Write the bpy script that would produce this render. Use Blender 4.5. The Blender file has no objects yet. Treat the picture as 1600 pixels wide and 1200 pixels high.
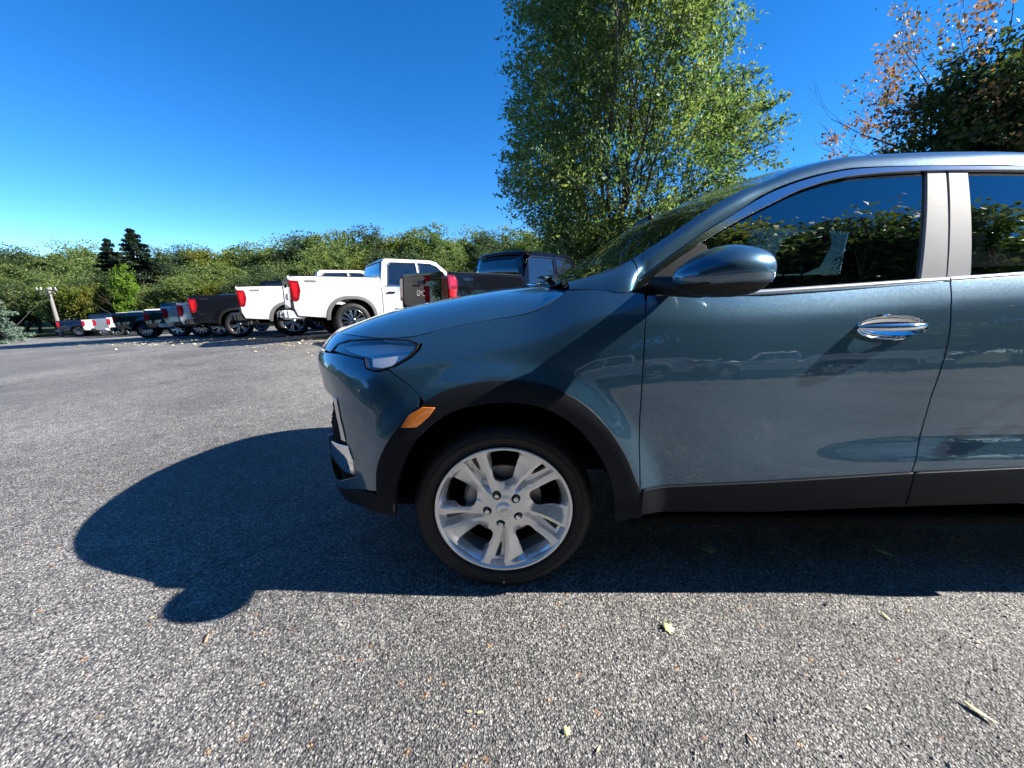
import bpy, math, random
import numpy as np
from mathutils import Vector, Matrix
from mathutils.geometry import delaunay_2d_cdt

R = math.radians
PI = math.pi
random.seed(7)
scene = bpy.context.scene
COL = scene.collection

# ---------------------------------------------------------------- camera
CAM_H = 1.18
PITCH = R(14.3)
FPX = 600.0                      # focal length in pixels of the 1600 px wide photograph
cam_d = bpy.data.cameras.new('camera')
cam = bpy.data.objects.new('camera', cam_d)
COL.objects.link(cam)
cam.location = (0, 0, CAM_H)
cam.rotation_euler = (PI / 2 - PITCH, 0, 0)
cam_d.sensor_width = 36.0
cam_d.lens = 36.0 * FPX / 1600.0
cam_d.clip_start = 0.02
cam_d.clip_end = 3000
scene.camera = cam

# ---------------------------------------------------------------- sky and sun
SUN_EL = R(34.1)
SUN_AZ = R(2.3)                  # sun stands over +X, turned this much towards the camera side
world = bpy.data.worlds.new('World')
scene.world = world
world.use_nodes = True
wn = world.node_tree.nodes
wl = world.node_tree.links
for n in list(wn):
    wn.remove(n)
w_out = wn.new('ShaderNodeOutputWorld')
w_bg = wn.new('ShaderNodeBackground')
w_bg.inputs['Strength'].default_value = 0.148
w_sky = wn.new('ShaderNodeTexSky')
w_sky.sky_type = 'NISHITA'
w_sky.sun_disc = False
w_sky.sun_elevation = SUN_EL
w_sky.sun_rotation = PI / 2 + SUN_AZ
w_sky.air_density = 1.0
w_sky.dust_density = 0.0
w_sky.altitude = 3000
w_sky.ozone_density = 4.0
w_hsv = wn.new('ShaderNodeHueSaturation')
w_hsv.inputs['Saturation'].default_value = 1.28
w_hsv.inputs['Value'].default_value = 0.54
w_gam = wn.new('ShaderNodeGamma')
w_gam.inputs['Gamma'].default_value = 1.0
wl.new(w_sky.outputs[0], w_gam.inputs['Color'])
wl.new(w_gam.outputs[0], w_hsv.inputs['Color'])
w_tint = wn.new('ShaderNodeMix'); w_tint.data_type = 'RGBA'; w_tint.blend_type = 'MULTIPLY'
w_tint.inputs[0].default_value = 1.0
w_tint.inputs[7].default_value = (0.80, 0.92, 1.0, 1)
wl.new(w_hsv.outputs[0], w_tint.inputs[6])
wl.new(w_tint.outputs[2], w_bg.inputs['Color'])
wl.new(w_bg.outputs[0], w_out.inputs['Surface'])

sun_dir = Vector((math.cos(SUN_EL) * math.cos(SUN_AZ), -math.cos(SUN_EL) * math.sin(SUN_AZ), math.sin(SUN_EL)))
sun_d = bpy.data.lights.new('sun', 'SUN')
sun_d.energy = 4.4
sun_d.angle = R(0.55)
sun_d.color = (1.0, 0.945, 0.87)
sun = bpy.data.objects.new('sun', sun_d)
COL.objects.link(sun)
sun.location = (30, 0, 25)
sun.rotation_euler = (-sun_dir).to_track_quat('-Z', 'Y').to_euler()

vs = scene.view_settings
vs.view_transform = 'Standard'
vs.look = 'None'
vs.gamma = 1.0
vs.use_curve_mapping = False
vs.exposure = 1.65

# ---------------------------------------------------------------- small helpers
def tag(o, label=None, cat=None, group=None, kind=None):
    if label: o['label'] = label
    if cat: o['category'] = cat
    if group: o['group'] = group
    if kind: o['kind'] = kind
    return o

def empty(name, loc=(0, 0, 0), rz=0.0, parent=None):
    o = bpy.data.objects.new(name, None)
    COL.objects.link(o)
    o.location = loc
    o.rotation_euler = (0, 0, rz)
    o.empty_display_size = 0.2
    if parent: o.parent = parent
    return o

def mesh_obj(name, verts, faces, mat, parent=None, smooth=True, normals=None, off=None, sharp=None):
    me = bpy.data.meshes.new(name)
    v = np.asarray(verts, dtype=float)
    if off is not None:
        v = v - np.asarray(off, dtype=float)
    me.from_pydata([tuple(p) for p in v], [], [tuple(int(i) for i in f) for f in faces])
    me.validate(clean_customdata=False)
    if smooth:
        me.polygons.foreach_set('use_smooth', [True] * len(me.polygons))
        if normals is not None and len(normals) == len(me.vertices):
            me.normals_split_custom_set_from_vertices([tuple(n) for n in normals])
        elif sharp:
            me.set_sharp_from_angle(angle=R(sharp))
    me.update()
    if mat: me.materials.append(mat)
    o = bpy.data.objects.new(name, me)
    COL.objects.link(o)
    if parent: o.parent = parent
    return o

class MB:
    """collects simple shapes into one mesh"""
    def __init__(s):
        s.v = []; s.f = []
    def add(s, vs_, fs_):
        b = len(s.v)
        s.v += [tuple(p) for p in vs_]
        s.f += [tuple(i + b for i in f) for f in fs_]
        return s
    def box(s, c, d, bev=0.0, rot=None):
        """bevelled box, centre c, full sizes d"""
        hx, hy, hz = d[0] / 2, d[1] / 2, d[2] / 2
        b = min(bev, hx * .9, hy * .9, hz * .9)
        pts = []
        if b <= 0:
            pts = [(x, y, z) for x in (-hx, hx) for y in (-hy, hy) for z in (-hz, hz)]
        else:
            for x in (-1, 1):
                for y in (-1, 1):
                    for z in (-1, 1):
                        pts.append((x * hx, y * (hy - b), z * (hz - b)))
                        pts.append((x * (hx - b), y * hy, z * (hz - b)))
                        pts.append((x * (hx - b), y * (hy - b), z * hz))
        import bmesh
        bm = bmesh.new()
        for p in pts: bm.verts.new(p)
        r = bmesh.ops.convex_hull(bm, input=bm.verts[:])
        bmesh.ops.recalc_face_normals(bm, faces=bm.faces[:])
        bm.verts.index_update()
        out = []
        for v in bm.verts:
            p = Vector(v.co)
            if rot is not None: p = rot @ p
            out.append((p.x + c[0], p.y + c[1], p.z + c[2]))
        fs_ = [[v.index for v in f.verts] for f in bm.faces]
        bm.free()
        return s.add(out, fs_)
    def tube(s, pts, rad, seg=8, cap=True):
        pts = [Vector(p) for p in pts]
        if not hasattr(rad, '__len__'): rad = [rad] * len(pts)
        vs_, fs_ = [], []
        up = None
        for i, p in enumerate(pts):
            t = (pts[min(i + 1, len(pts) - 1)] - pts[max(i - 1, 0)]).normalized()
            if up is None:
                up = Vector((0, 0, 1)) if abs(t.z) < .9 else Vector((1, 0, 0))
            a = t.cross(up)
            if a.length < 1e-5: a = t.cross(Vector((0, 1, 0)))
            a.normalize(); b = a.cross(t).normalized(); up = b
            for k in range(seg):
                an = 2 * PI * k / seg
                q = p + (a * math.cos(an) + b * math.sin(an)) * rad[i]
                vs_.append((q.x, q.y, q.z))
        for i in range(len(pts) - 1):
            for k in range(seg):
                k2 = (k + 1) % seg
                fs_.append((i * seg + k, i * seg + k2, (i + 1) * seg + k2, (i + 1) * seg + k))
        if cap:
            fs_.append(tuple(range(seg)))
            fs_.append(tuple((len(pts) - 1) * seg + k for k in reversed(range(seg))))
        return s.add(vs_, fs_)
    def build(s, name, mat, parent=None, smooth=True, sharp=35, off=None):
        return mesh_obj(name, s.v, s.f, mat, parent, smooth, sharp=sharp, off=off)

def lathe(profile, seg, centre, axis='Y', sgn=-1, mod=None, closed=False):
    """profile of (radius, depth); depth runs along sgn*axis"""
    v, f = [], []
    n = len(profile)
    for k in range(seg):
        an = 2 * PI * k / seg
        for j, (r, w) in enumerate(profile):
            if mod: r = mod(k, j, r)
            v.append((centre[0] + r * math.cos(an), centre[1] + sgn * w, centre[2] + r * math.sin(an)))
    for k in range(seg):
        k2 = (k + 1) % seg
        for j in range(n - 1):
            q = (k * n + j, k2 * n + j, k2 * n + j + 1, k * n + j + 1)
            f.append(q if sgn < 0 else q[::-1])
    return v, f

def sstep(a, b, x):
    t = np.clip((np.asarray(x, dtype=float) - a) / (b - a), 0, 1)
    return t * t * (3 - 2 * t)

def pip(pts, poly):
    """points in polygon, vectorised"""
    x, y = pts[:, 0], pts[:, 1]
    inside = np.zeros(len(pts), bool)
    n = len(poly)
    for i in range(n):
        x1, y1 = poly[i]; x2, y2 = poly[(i + 1) % n]
        if y1 == y2: continue
        c = ((y1 > y) != (y2 > y)) & (x < (x2 - x1) * (y - y1) / (y2 - y1) + x1)
        inside ^= c
    return inside

def resample(poly, step, closed=True):
    out = []
    n = len(poly)
    for i in range(n if closed else n - 1):
        a = np.array(poly[i], float); b = np.array(poly[(i + 1) % n], float)
        k = max(1, int(math.ceil(np.linalg.norm(b - a) / step)))
        for j in range(k):
            out.append(tuple(a + (b - a) * j / k))
    if not closed: out.append(tuple(poly[-1]))
    return out

def smooth_line(pts, n=6, closed=False):
    """Catmull-Rom through the points (any dimension)"""
    P = [np.array(p, float) for p in pts]
    out = []
    m = len(P)
    rng = range(m) if closed else range(m - 1)
    for i in rng:
        if closed:
            p0, p1, p2, p3 = P[(i - 1) % m], P[i], P[(i + 1) % m], P[(i + 2) % m]
        else:
            p1, p2 = P[i], P[i + 1]
            p0 = P[i - 1] if i > 0 else 2 * p1 - p2
            p3 = P[i + 2] if i + 2 < m else 2 * p2 - p1
        for j in range(n):
            t = j / n
            out.append(tuple(.5 * ((2 * p1) + (-p0 + p2) * t + (2 * p0 - 5 * p1 + 4 * p2 - p3) * t * t + (-p0 + 3 * p1 - 3 * p2 + p3) * t ** 3)))
    if not closed: out.append(tuple(P[-1]))
    return out

def panel(name, outer, mapf, mat, parent=None, holes=(), step=.03, depth=.02, off=None, flip=False, bstep=None, use_n=True, lift=0.0, soft=.0, lines=(), crease=30):
    """sheet-metal style panel: a polygon in parameter space laid on the surface mapf, with returned edges.
    mapf takes arrays (u, v) and gives (N,3)."""
    bstep = bstep or step * .55
    loops = [resample(outer, bstep)] + [resample(h, bstep) for h in holes]
    verts, edges = [], []
    for lp in loops:
        b = len(verts)
        verts += [tuple(p) for p in lp]
        edges += [(b + i, b + (i + 1) % len(lp)) for i in range(len(lp))]
    for ln in lines:
        lp = resample(ln, bstep, False); b = len(verts)
        verts += [tuple(p) for p in lp]; edges += [(b + i, b + i + 1) for i in range(len(lp) - 1)]
    A = np.array(outer)
    x0, y0 = A.min(0); x1, y1 = A.max(0)
    gx = np.arange(x0 + step / 2, x1, step); gy = np.arange(y0 + step / 2, y1, step * .87)
    g = np.array([(x + (step / 2 if j % 2 else 0), y) for j, y in enumerate(gy) for x in gx]).reshape(-1, 2)
    if len(g):
        m = pip(g, loops[0])
        for h in loops[1:]: m &= ~pip(g, h)
        g = g[m]
        B = np.array(verts)
        if len(g):
            d = np.min(np.sqrt(((g[:, None, :] - B[None, :, :]) ** 2).sum(-1)), axis=1)
            g = g[d > step * .42]
            verts += [tuple(p) for p in g]
    res = delaunay_2d_cdt([Vector(v) for v in verts], edges, [], 0, 1e-7)
    V = np.array([(v.x, v.y) for v in res[0]])
    F = np.array([f for f in res[2] if len(f) == 3])
    cen = V[F].mean(1)
    m = pip(cen, loops[0])
    for h in loops[1:]: m &= ~pip(cen, h)
    F = F[m]
    used = np.unique(F); rm = -np.ones(len(V), int); rm[used] = np.arange(len(used))
    V = V[used]; F = rm[F]
    P = mapf(V[:, 0], V[:, 1])
    e = 1e-3
    N = np.cross(mapf(V[:, 0] + e, V[:, 1]) - mapf(V[:, 0] - e, V[:, 1]), mapf(V[:, 0], V[:, 1] + e) - mapf(V[:, 0], V[:, 1] - e))
    N /= np.linalg.norm(N, axis=1)[:, None] + 1e-12
    # face orientation must follow N
    fn = np.cross(P[F[:, 1]] - P[F[:, 0]], P[F[:, 2]] - P[F[:, 0]])
    if (fn * N[F[:, 0]]).sum() < 0: F = F[:, ::-1]
    if flip:
        N = -N; F = F[:, ::-1]
    P = P + N * lift
    ec = {}
    for t in F:
        for a, b in ((t[0], t[1]), (t[1], t[2]), (t[2], t[0])):
            ec[(a, b)] = 1
    bd = [(a, b) for (a, b) in ec if (b, a) not in ec]
    verts3 = list(map(tuple, P)); nor = list(map(tuple, N)); faces = [tuple(t) for t in F]
    if depth:
        idx = {}
        if soft > 0:      # rolled edge: pull the rim in a little so that it catches light
            for a, b in bd:
                for q in (a, b):
                    if q not in idx:
                        idx[q] = None
            dirs = {q: np.zeros(3) for q in idx}
            for a, b in bd:
                ed = P[b] - P[a]; ed = ed / (np.linalg.norm(ed) + 1e-12)
                outw = np.cross(ed, N[a]); dirs[a] += outw; dirs[b] += outw
            for q in idx:
                dd = dirs[q] / (np.linalg.norm(dirs[q]) + 1e-12)
                nn = N[q] + dd; nn /= np.linalg.norm(nn)
                i0 = len(verts3); verts3.append(tuple(P[q] + dd * soft - N[q] * soft)); nor.append(tuple(dd))
                verts3.append(tuple(P[q] + dd * soft - N[q] * soft)); nor.append(tuple(dd))
                verts3.append(tuple(P[q] + dd * soft * .6 - N[q] * depth)); nor.append(tuple(dd))
                idx[q] = i0
            for a, b in bd:
                A_, B_ = idx[a], idx[b]
                faces += [(b, a, A_, B_), (B_ + 1, A_ + 1, A_ + 2, B_ + 2)]
        else:
            for a, b in bd:
                for q in (a, b):
                    if q not in idx:
                        idx[q] = len(verts3)
                        verts3.append(tuple(P[q])); nor.append((0, 0, 0))
                        verts3.append(tuple(P[q] - N[q] * depth)); nor.append((0, 0, 0))
                faces.append((idx[b], idx[a], idx[a] + 1, idx[b] + 1))
    return mesh_obj(name, verts3, faces, mat, parent, True, nor if use_n else None, off, sharp=None if use_n else crease)

# ---------------------------------------------------------------- materials
def mat(name, col=(.5, .5, .5), rough=.5, metal=0.0, coat=0.0, coat_r=.03, spec=None, emis=None, ior=None):
    m = bpy.data.materials.new(name)
    m.use_nodes = True
    b = m.node_tree.nodes['Principled BSDF']
    b.inputs['Base Color'].default_value = (*col, 1)
    b.inputs['Roughness'].default_value = rough
    b.inputs['Metallic'].default_value = metal
    b.inputs['Coat Weight'].default_value = coat
    b.inputs['Coat Roughness'].default_value = coat_r
    if spec is not None: b.inputs['Specular IOR Level'].default_value = spec
    if ior is not None: b.inputs['IOR'].default_value = ior
    return m

def N_(m, t, **kw):
    n = m.node_tree.nodes.new(t)
    for k, v in kw.items():
        if hasattr(n, k): setattr(n, k, v)
        else: n.inputs[k].default_value = v
    return n

def L_(m, a, b): m.node_tree.links.new(a, b)

def add_grain(m, scale=60, amt=.25, bump=.0, bdist=.002, rough_var=.1):
    """slight procedural variation in colour and roughness, object space"""
    b = m.node_tree.nodes['Principled BSDF']
    tc = N_(m, 'ShaderNodeTexCoord')
    nz = N_(m, 'ShaderNodeTexNoise'); nz.inputs['Scale'].default_value = scale; nz.inputs['Detail'].default_value = 5
    L_(m, tc.outputs['Object'], nz.inputs['Vector'])
    c = b.inputs['Base Color'].default_value[:]
    mx = N_(m, 'ShaderNodeMix', data_type='RGBA')
    mx.inputs[6].default_value = (c[0] * (1 - amt), c[1] * (1 - amt), c[2] * (1 - amt), 1)
    mx.inputs[7].default_value = (min(1, c[0] * (1 + amt)), min(1, c[1] * (1 + amt)), min(1, c[2] * (1 + amt)), 1)
    L_(m, nz.outputs['Fac'], mx.inputs[0]); L_(m, mx.outputs[2], b.inputs['Base Color'])
    r = b.inputs['Roughness'].default_value
    mr = N_(m, 'ShaderNodeMapRange'); mr.inputs[3].default_value = max(0, r - rough_var); mr.inputs[4].default_value = min(1, r + rough_var)
    L_(m, nz.outputs['Fac'], mr.inputs[0]); L_(m, mr.outputs[0], b.inputs['Roughness'])
    if bump:
        bp = N_(m, 'ShaderNodeBump'); bp.inputs['Strength'].default_value = bump; bp.inputs['Distance'].default_value = bdist
        L_(m, nz.outputs['Fac'], bp.inputs['Height']); L_(m, bp.outputs[0], b.inputs['Normal'])
    return m

def car_paint(name, col, metal=.75, rough=.34, flake=.06):
    m = mat(name, col, rough, metal, coat=1.0, coat_r=.012)
    m.node_tree.nodes['Principled BSDF'].inputs['Coat IOR'].default_value = 1.75
    b = m.node_tree.nodes['Principled BSDF']
    tc = N_(m, 'ShaderNodeTexCoord')
    vo = N_(m, 'ShaderNodeTexVoronoi'); vo.inputs['Scale'].default_value = 900
    L_(m, tc.outputs['Object'], vo.inputs['Vector'])
    geo = N_(m, 'ShaderNodeNewGeometry')
    sub = N_(m, 'ShaderNodeVectorMath', operation='SUBTRACT'); sub.inputs[1].default_value = (.5, .5, .5)
    L_(m, vo.outputs['Color'], sub.inputs[0])
    sc = N_(m, 'ShaderNodeVectorMath', operation='SCALE'); sc.inputs['Scale'].default_value = flake
    L_(m, sub.outputs[0], sc.inputs[0])
    ad = N_(m, 'ShaderNodeVectorMath', operation='ADD'); L_(m, geo.outputs['Normal'], ad.inputs[0]); L_(m, sc.outputs[0], ad.inputs[1])
    no = N_(m, 'ShaderNodeVectorMath', operation='NORMALIZE'); L_(m, ad.outputs[0], no.inputs[0])
    L_(m, no.outputs[0], b.inputs['Normal'])
    # a little road film and orange peel on the clear coat
    nz = N_(m, 'ShaderNodeTexNoise'); nz.inputs['Scale'].default_value = 9; nz.inputs['Detail'].default_value = 8
    L_(m, tc.outputs['Object'], nz.inputs['Vector'])
    mr = N_(m, 'ShaderNodeMapRange'); mr.inputs[1].default_value = .35; mr.inputs[2].default_value = .8
    mr.inputs[3].default_value = .008; mr.inputs[4].default_value = .05
    L_(m, nz.outputs['Fac'], mr.inputs[0]); L_(m, mr.outputs[0], b.inputs['Coat Roughness'])
    n2 = N_(m, 'ShaderNodeTexNoise'); n2.inputs['Scale'].default_value = 9; n2.inputs['Detail'].default_value = 3
    L_(m, tc.outputs['Object'], n2.inputs['Vector'])
    bp = N_(m, 'ShaderNodeBump'); bp.inputs['Strength'].default_value = .09; bp.inputs['Distance'].default_value = .006
    L_(m, n2.outputs['Fac'], bp.inputs['Height']); L_(m, bp.outputs[0], b.inputs['Coat Normal'])
    return m

def glass(name, tint=(.3, .36, .36), dark=.0, refl=1.5):
    m = bpy.data.materials.new(name); m.use_nodes = True
    nt = m.node_tree
    for n in list(nt.nodes): nt.nodes.remove(n)
    out = N_(m, 'ShaderNodeOutputMaterial')
    tr = N_(m, 'ShaderNodeBsdfTransparent'); tr.inputs[0].default_value = (*tint, 1)
    gl = N_(m, 'ShaderNodeBsdfGlossy'); gl.inputs['Roughness'].default_value = 0.0; gl.inputs['Color'].default_value = (1, 1, 1, 1)
    lw = N_(m, 'ShaderNodeLayerWeight'); lw.inputs['Blend'].default_value = .5
    pw = N_(m, 'ShaderNodeMath', operation='POWER'); pw.inputs[1].default_value = 3.2
    L_(m, lw.outputs['Facing'], pw.inputs[0])
    fr = N_(m, 'ShaderNodeMapRange'); fr.inputs[3].default_value = ((refl - 1) / (refl + 1)) ** 2 * 1.6; fr.inputs[4].default_value = 1.0
    L_(m, pw.outputs[0], fr.inputs[0])
    mx = N_(m, 'ShaderNodeMixShader')
    L_(m, fr.outputs[0], mx.inputs[0]); L_(m, tr.outputs[0], mx.inputs[1]); L_(m, gl.outputs[0], mx.inputs[2])
    L_(m, mx.outputs[0], out.inputs['Surface'])
    return m

M = {}
M['paint'] = car_paint('teal_metallic_paint', (.036, .102, .164), .62, .32, .10)
M['clad'] = add_grain(mat('charcoal_cladding', (.013, .015, .019), .50, spec=.08), 900, .2, .3, .0006)
M['black'] = mat('black_plastic', (.006, .006, .007), .5, spec=.3)
M['gloss_black'] = mat('gloss_black', (.008, .008, .01), .08, coat=1)
M['void'] = mat('dark_liner', (.006, .006, .006), .9, spec=.1)
M['chrome'] = mat('chrome', (.86, .87, .88), .045, 1.0)
M['satin'] = mat('satin_chrome', (.60, .61, .64), .13, 1.0)
M['pillar'] = add_grain(mat('pillar_applique', (.26, .265, .275), .55, .0, spec=.35), 160, .07, .06, .0004)  # black film; its brightness in the sun is put into the grey base
M['rubber'] = add_grain(mat('tyre_rubber', (.012, .012, .013), .6, spec=.35), 40, .3, .1, .001)
M['alloy'] = mat('silver_alloy_paint', (.90, .89, .88), .25, .6, coat=.4, coat_r=.08)
M['disc'] = add_grain(mat('brake_iron', (.30, .27, .25), .42, .9), 50, .25)
M['caliper'] = add_grain(mat('cast_aluminium', (.32, .32, .33), .5, .7), 120, .2)
M['belt'] = mat('bright_belt_moulding', (.70, .71, .73), .30, .8)
M['amber'] = mat('amber_lens', (.80, .23, .03), .18, coat=1)
M['red_lens'] = mat('red_lens', (.20, .004, .010), .15, coat=.4)
M['red_lens'].node_tree.nodes['Principled BSDF'].inputs['Specular IOR Level'].default_value = .6
M['red_inner'] = mat('bright_red_lens', (.42, .012, .02), .1, coat=1)
M['glass'] = glass('tinted_side_glass', (.21, .26, .26), refl=2.3)
M['privacy'] = glass('privacy_glass', (.17, .20, .21), refl=2.2)
M['windshield'] = glass('windshield_glass', (.55, .62, .60), refl=1.6)
M['lens'] = glass('clear_lamp_lens', (.97, .98, .98), refl=2.1)
M['reflector'] = mat('lamp_reflector', (.92, .93, .94), .22, .25)
M['interior'] = add_grain(mat('black_upholstery', (.016, .016, .017), .8), 400, .3, .2, .001)
M['interior_grey'] = add_grain(mat('grey_trim', (.10, .10, .10), .7), 300, .2)
M['screen'] = mat('dark_screen', (.01, .012, .015), .1, coat=1)
M['white_paint'] = mat('white_car_paint', (.54, .55, .56), .35, 0, coat=1, coat_r=.02)
M['black_paint'] = mat('black_car_paint', (.004, .005, .008), 1.0, 0, coat=.55, coat_r=.01, spec=.0)
M['dark_blue_paint'] = car_paint('dark_blue_paint', (.010, .020, .045))
M['dark_green_paint'] = car_paint('dark_green_paint', (.008, .022, .026))
M['silver_paint'] = car_paint('silver_paint', (.42, .45, .48), .8, .4)
M['arch_trim'] = mat('grey_arch_trim', (.12, .12, .12), .5)
M['truck_glass'] = mat('dark_truck_glass', (.008, .012, .016), .03, coat=1, spec=1.0)
M['dark_metal'] = mat('dark_metal', (.03, .03, .032), .5, .5)

# ---------------------------------------------------------------- ground
def GZ(x, y):
    """height of the parking lot: level round the camera, falling away to the left and the back"""
    x = np.asarray(x, float); y = np.asarray(y, float)
    def ramp(t, w):      # smooth max(0,t)
        return np.where(t < -w, 0, np.where(t > w, t, (t + w) ** 2 / (4 * w)))
    z = -.060 * ramp(-x - 3.9, 1.6) - .060 * ramp(y - 9.6, 2.2)
    z = -6.2 * np.tanh(-z / 6.2)
    far = np.clip((np.hypot(x, y) - 75) / 250, 0, 1)
    return z + far * 3

def asphalt():
    m = mat('asphalt', (.1, .1, .1), .8)
    b = m.node_tree.nodes['Principled BSDF']
    tc = N_(m, 'ShaderNodeTexCoord')
    # warp a little so the stones are not perfect cells
    wn_ = N_(m, 'ShaderNodeTexNoise'); wn_.inputs['Scale'].default_value = 90; wn_.inputs['Detail'].default_value = 2
    L_(m, tc.outputs['Object'], wn_.inputs['Vector'])
    wm = N_(m, 'ShaderNodeVectorMath', operation='MULTIPLY_ADD'); wm.inputs[1].default_value = (.012, .012, .012)
    L_(m, wn_.outputs['Color'], wm.inputs[0]); L_(m, tc.outputs['Object'], wm.inputs[2])
    v1 = N_(m, 'ShaderNodeTexVoronoi'); v1.inputs['Scale'].default_value = 150; v1.inputs['Randomness'].default_value = 1
    L_(m, wm.outputs[0], v1.inputs['Vector'])
    v2 = N_(m, 'ShaderNodeTexVoronoi'); v2.inputs['Scale'].default_value = 62
    L_(m, wm.outputs[0], v2.inputs['Vector'])
    sx = N_(m, 'ShaderNodeSeparateColor'); L_(m, v1.outputs['Color'], sx.inputs[0])
    ramp = N_(m, 'ShaderNodeValToRGB')
    cr = ramp.color_ramp
    cr.elements[0].position = 0; cr.elements[0].color = (.070, .069, .068, 1)
    cr.elements[1].position = 1; cr.elements[1].color = (.46, .445, .41, 1)
    for p, c in ((.35, (.145, .139, .130)), (.68, (.24, .230, .212)), (.90, (.36, .345, .31))):
        e = cr.elements.new(p); e.color = (*c, 1)
    L_(m, sx.outputs[0], ramp.inputs[0])
    # bitumen between the stones
    dmr = N_(m, 'ShaderNodeMapRange'); dmr.inputs[1].default_value = .38; dmr.inputs[2].default_value = .85
    L_(m, v1.outputs['Distance'], dmr.inputs[0])
    mx = N_(m, 'ShaderNodeMix', data_type='RGBA'); mx.inputs[7].default_value = (.024, .024, .027, 1)
    L_(m, dmr.outputs[0], mx.inputs[0]); L_(m, ramp.outputs[0], mx.inputs[6])
    # worn, paler and darker areas
    n3 = N_(m, 'ShaderNodeTexNoise'); n3.inputs['Scale'].default_value = .55; n3.inputs['Detail'].default_value = 7; n3.inputs['Roughness'].default_value = .62
    L_(m, tc.outputs['Object'], n3.inputs['Vector'])
    mr3 = N_(m, 'ShaderNodeMapRange'); mr3.inputs[1].default_value = .3; mr3.inputs[2].default_value = .7; mr3.inputs[3].default_value = .62; mr3.inputs[4].default_value = 1.58
    L_(m, n3.outputs['Fac'], mr3.inputs[0])
    n4 = N_(m, 'ShaderNodeTexNoise'); n4.inputs['Scale'].default_value = 11; n4.inputs['Detail'].default_value = 5
    L_(m, tc.outputs['Object'], n4.inputs['Vector'])
    mr4 = N_(m, 'ShaderNodeMapRange'); mr4.inputs[1].default_value = .3; mr4.inputs[2].default_value = .7; mr4.inputs[3].default_value = .8; mr4.inputs[4].default_value = 1.2
    L_(m, n4.outputs['Fac'], mr4.inputs[0])
    mu = N_(m, 'ShaderNodeMath', operation='MULTIPLY'); L_(m, mr3.outputs[0], mu.inputs[0]); L_(m, mr4.outputs[0], mu.inputs[1])
    cm = N_(m, 'ShaderNodeVectorMath', operation='SCALE'); L_(m, mx.outputs[2], cm.inputs[0]); L_(m, mu.outputs[0], cm.inputs['Scale'])
    # a few warm stones
    s2 = N_(m, 'ShaderNodeSeparateColor'); L_(m, v2.outputs['Color'], s2.inputs[0])
    gt = N_(m, 'ShaderNodeMath', operation='GREATER_THAN'); gt.inputs[1].default_value = .994; L_(m, s2.outputs[1], gt.inputs[0])
    mw = N_(m, 'ShaderNodeMix', data_type='RGBA', blend_type='MULTIPLY'); mw.inputs[7].default_value = (1.5, 1.05, .75, 1)
    L_(m, gt.outputs[0], mw.inputs[0]); L_(m, cm.outputs[0], mw.inputs[6])
    # thin cracks and darker repaired seams
    wv = N_(m, 'ShaderNodeTexNoise'); wv.inputs['Scale'].default_value = 1.6; wv.inputs['Detail'].default_value = 6
    L_(m, tc.outputs['Object'], wv.inputs['Vector'])
    wa = N_(m, 'ShaderNodeVectorMath', operation='MULTIPLY_ADD'); wa.inputs[1].default_value = (.9, .9, 0); L_(m, wv.outputs['Color'], wa.inputs[0]); L_(m, tc.outputs['Object'], wa.inputs[2])
    vc = N_(m, 'ShaderNodeTexVoronoi', feature='DISTANCE_TO_EDGE'); vc.inputs['Scale'].default_value = .26; L_(m, wa.outputs[0], vc.inputs['Vector'])
    cm_ = N_(m, 'ShaderNodeMapRange'); cm_.inputs[1].default_value = .0008; cm_.inputs[2].default_value = .0035; cm_.inputs[3].default_value = .45; cm_.inputs[4].default_value = 0
    L_(m, vc.outputs['Distance'], cm_.inputs[0])
    mk = N_(m, 'ShaderNodeMix', data_type='RGBA'); mk.inputs[7].default_value = (.02, .02, .02, 1)
    L_(m, cm_.outputs[0], mk.inputs[0]); L_(m, mw.outputs[2], mk.inputs[6])
    # scattered stains
    ns_ = N_(m, 'ShaderNodeTexNoise'); ns_.inputs['Scale'].default_value = 2.3; ns_.inputs['Detail'].default_value = 3; L_(m, tc.outputs['Object'], ns_.inputs['Vector'])
    st = N_(m, 'ShaderNodeMapRange'); st.inputs[1].default_value = .64; st.inputs[2].default_value = .78; st.inputs[3].default_value = 0; st.inputs[4].default_value = .6
    L_(m, ns_.outputs['Fac'], st.inputs[0])
    ms = N_(m, 'ShaderNodeMix', data_type='RGBA'); ms.inputs[7].default_value = (.045, .043, .042, 1)
    L_(m, st.outputs[0], ms.inputs[0]); L_(m, mk.outputs[2], ms.inputs[6])
    L_(m, ms.outputs[2], b.inputs['Base Color'])
    # relief
    inv = N_(m, 'ShaderNodeMath', operation='SUBTRACT'); inv.inputs[0].default_value = 1; L_(m, v1.outputs['Distance'], inv.inputs[1])
    inv2 = N_(m, 'ShaderNodeMath', operation='MULTIPLY_ADD'); inv2.inputs[1].default_value = -.8; L_(m, v2.outputs['Distance'], inv2.inputs[0]); L_(m, inv.outputs[0], inv2.inputs[2])
    hs = N_(m, 'ShaderNodeMath', operation='MULTIPLY_ADD'); hs.inputs[1].default_value = .5; L_(m, sx.outputs[1], hs.inputs[0]); L_(m, inv2.outputs[0], hs.inputs[2])
    bp = N_(m, 'ShaderNodeBump'); bp.inputs['Strength'].default_value = 1.0; bp.inputs['Distance'].default_value = .0054
    L_(m, hs.outputs[0], bp.inputs['Height']); L_(m, bp.outputs[0], b.inputs['Normal'])
    b.inputs['Roughness'].default_value = .72
    return m
M['asphalt'] = asphalt()

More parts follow.
